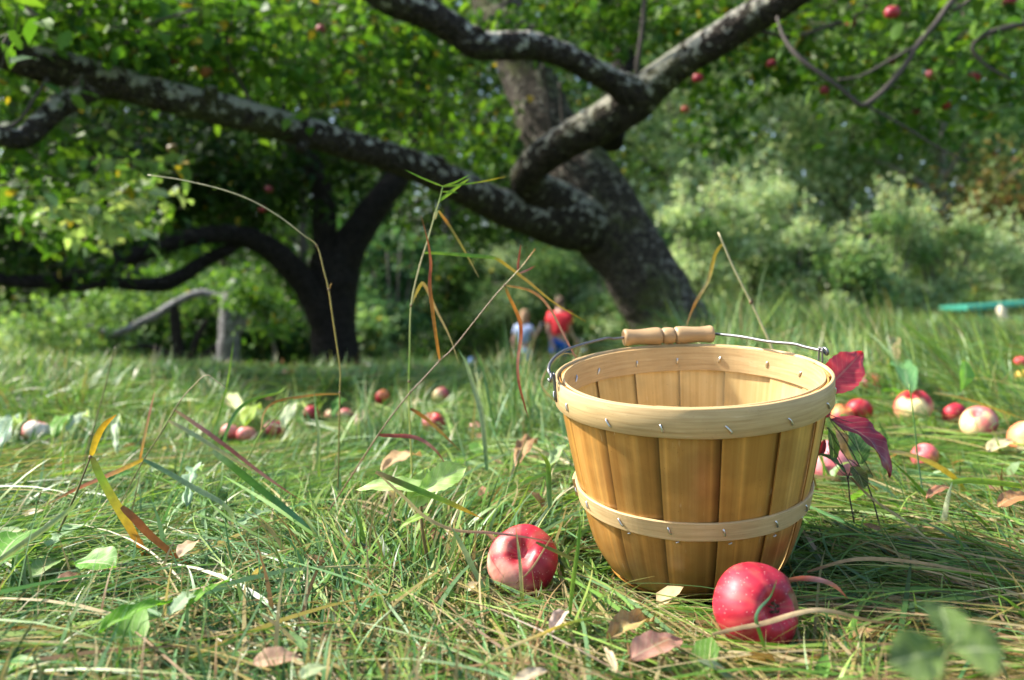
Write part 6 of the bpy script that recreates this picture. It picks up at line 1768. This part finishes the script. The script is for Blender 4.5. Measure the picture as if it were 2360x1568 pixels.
def far_tree(px, d, h, rx, pal, n, lab, seed, kind='broad', low=0.18, size=0.26, grp="woodland trees at the back", bark=(0.09, 0.075, 0.06), lean=0.0, tr=0.16, yellow=0.0):
    gg = np.random.default_rng(seed + 900)
    c = W(px, 700, d); x, y = c[0], c[1]
    z0 = gz1(x, y)
    o = thing("pine_tree" if kind == 'pine' else "woodland_tree", lab, "tree", (x, y, z0), grp)
    mt = MB(); mb = MB()
    top = np.array([x + lean * h, y, z0 + h * 0.95])
    put_tube(mt, spline([[x, y, z0 - .2], [x + lean * h * .3, y, z0 + h * .4], top], 8), np.linspace(tr, tr * 0.2, 17), 10, bark, rough=0.08, seed=seed)
    nl = 16 if kind == 'broad' else 26
    for k in range(nl):
        f = low + (0.97 - low) * (k + 0.5 * gg.random()) / nl
        a = k * 2.4 + gg.random()
        if kind == 'broad':
            rr = rx * (0.55 + 0.5 * math.sin(math.pi * min(1, (f - low) / (1 - low) * 0.8 + 0.25))) * (0.7 + 0.5 * gg.random())
        else:
            rr = rx * (1.08 - f) * (0.8 + 0.4 * gg.random())
        zc = z0 + h * f
        cx, cy = x + lean * h * f, y
        e = np.array([cx + rr * math.cos(a), cy + rr * math.sin(a), zc + (0.10 if kind == 'broad' else -0.06) * h * 0.5])
        put_tube(mt, spline([[cx, cy, zc - h * .06], [(cx + e[0]) / 2, (cy + e[1]) / 2, zc + (.02 * h)], e], 3), np.linspace(tr * .35, .015, 7), 5, bark)
        br = rx * (0.42 + 0.25 * gg.random()) if kind == 'broad' else rr * 0.55
        for q, s_ in ((e, 1.0), ((e + [cx, cy, zc]) / 2, 0.9)):
            crown_blob(mb, q, (br * s_, br * s_, br * s_ * (0.62 if kind == 'broad' else 0.22)), max(2, n // (nl * 24)), 12, size, pal, gg, yellow, size * 2.6, False, True, 0.2)
    mb.build("crown", [M['far_leaf']], o)
    mt.build("trunk", [M['twig']], o)
    return o


FT = [
    (1650, 24, 8, 2.6, 'pale', 4200, "broad green tree behind the sunlit row, right of the leaning trunk", 'broad', 0.12),
    (1830, 30, 14, 3.2, 'pine', 5000, "dark pine standing behind the sunlit row's low shrubs", 'pine', 0.10),
    (1950, 25, 6.5, 2.4, 'pale', 4000, "rounded green tree behind the middle of the sunlit row", 'broad', 0.1),
    (2075, 32, 15, 3.4, 'pine', 5000, "tall pine in the gap above the middle of the sunlit row", 'pine', 0.08),
    (2165, 23, 9, 2.2, 'mid', 3400, "green tree with a straight pale trunk above the teal table", 'broad', 0.42),
    (2290, 20.5, 3.7, 1.7, 'autumn', 2600, "orange and yellow autumn tree above the teal table", 'broad', 0.10),
    (2350, 33, 14, 4.0, 'mid', 4600, "large green tree behind the orange one", 'broad', 0.12),
    (2420, 27, 11, 3.2, 'blue', 4200, "blue green tree at the right edge behind the orange one", 'broad', 0.1),
    (2560, 29, 12, 3.6, 'mid', 3600, "green tree just outside the right edge", 'broad', 0.1),
    (1760, 38, 15, 5, 'yellow', 4400, "yellowish tree far behind the tallest shrub", 'broad', 0.1),
    (1540, 34, 15, 5, 'mid', 4600, "tall green tree far behind the leaning trunk's foot", 'broad', 0.1),
    (1390, 26, 12, 4.0, 'mid', 4600, "tall green tree behind the two people", 'broad', 0.08),
    (1200, 30, 14, 4.6, 'apple', 4800, "tall fresh green tree behind the light blue person's bush", 'broad', 0.08),
    (1030, 25, 12, 3.6, 'dark', 4600, "dark tall tree behind the left limb's thick end", 'broad', 0.08),
    (880, 31, 14, 4.6, 'apple', 4600, "fresh green tall tree right of the dark tree's fork", 'broad', 0.08),
    (700, 24, 12, 3.8, 'apple', 4600, "fresh green tall tree behind the dark tree", 'broad', 0.08),
    (520, 29, 14, 4.6, 'mid', 4600, "tall green tree behind the dead trunk", 'broad', 0.08),
    (330, 23, 11, 3.6, 'apple', 4600, "tall fresh green tree behind the bowed grey limb", 'broad', 0.08),
    (130, 27, 13, 4.2, 'mid', 4600, "tall green tree behind the second bush from the left", 'broad', 0.08),
    (-60, 23, 11, 3.8, 'apple', 4200, "tall green tree cut by the left edge", 'broad', 0.08),
    (-260, 27, 12, 4.2, 'mid', 3600, "tall green tree just outside the left edge", 'broad', 0.08),
    (1900, 42, 17, 6, 'mid', 4200, "largest distant tree, behind the dark pine", 'broad', 0.08),
    (2200, 44, 17, 6, 'blue', 4200, "distant blue green tree behind the straight pale trunk", 'broad', 0.08),
    (1000, 42, 18, 6, 'mid', 4200, "distant green tree seen over the left limb", 'broad', 0.08),
    (600, 42, 18, 6, 'mid', 4200, "distant green tree high behind the dark tree's left limbs", 'broad', 0.08),
    (200, 42, 18, 6, 'mid', 4200, "distant green tree high at the upper left", 'broad', 0.08),
    (1400, 44, 18, 6, 'mid', 4200, "distant green tree behind the upper trunk", 'broad', 0.08),
]
for k, (px, d, h, rx, pal, n, lab, kind, low) in enumerate(FT):
    far_tree(px, d, h * 1.3, rx * 1.1, pal, int(n * 1.7), lab, k, kind, low, 0.24 if d < 36 else 0.34, bark=(0.22, 0.20, 0.17) if 'pale trunk' in lab else (0.09, 0.075, 0.06), tr=0.2 if 'pale trunk' in lab else 0.16)
tw = None
# a distant wood closes the view between the single trees
gg = np.random.default_rng(3)
mb = MB()
for k in range(80):
    a = R(-62 + 124 * k / 79.0)
    dd_ = 58 + gg.uniform(-4, 10)
    x, y = dd_ * math.sin(a), dd_ * math.cos(a)
    hh = gg.uniform(22, 32)
    pl = gg.choice(['mid', 'pine', 'blue', 'apple', 'yellow'], p=[.35, .2, .2, .2, .05])
    for f, r_ in ((0.14, 4.2), (0.38, 4.6), (0.64, 4.2), (0.86, 3.0)):
        crown_blob(mb, (x + gg.normal(0, 1), y + gg.normal(0, 1), gz1(x, y) + hh * f), (r_, r_, hh * 0.17), 42, 12, 0.62, pl, gg, 0.0, 1.0, False, True, 0.3)
    put_tube(mb, [[x, y, gz1(x, y) - .3], [x, y, gz1(x, y) + hh * .8]], [0.3, 0.1], 6, (0.08, 0.07, 0.06), 1)
tag(mb.build("distant_wood", [M['far_leaf'], M['twig']]), kind='stuff')
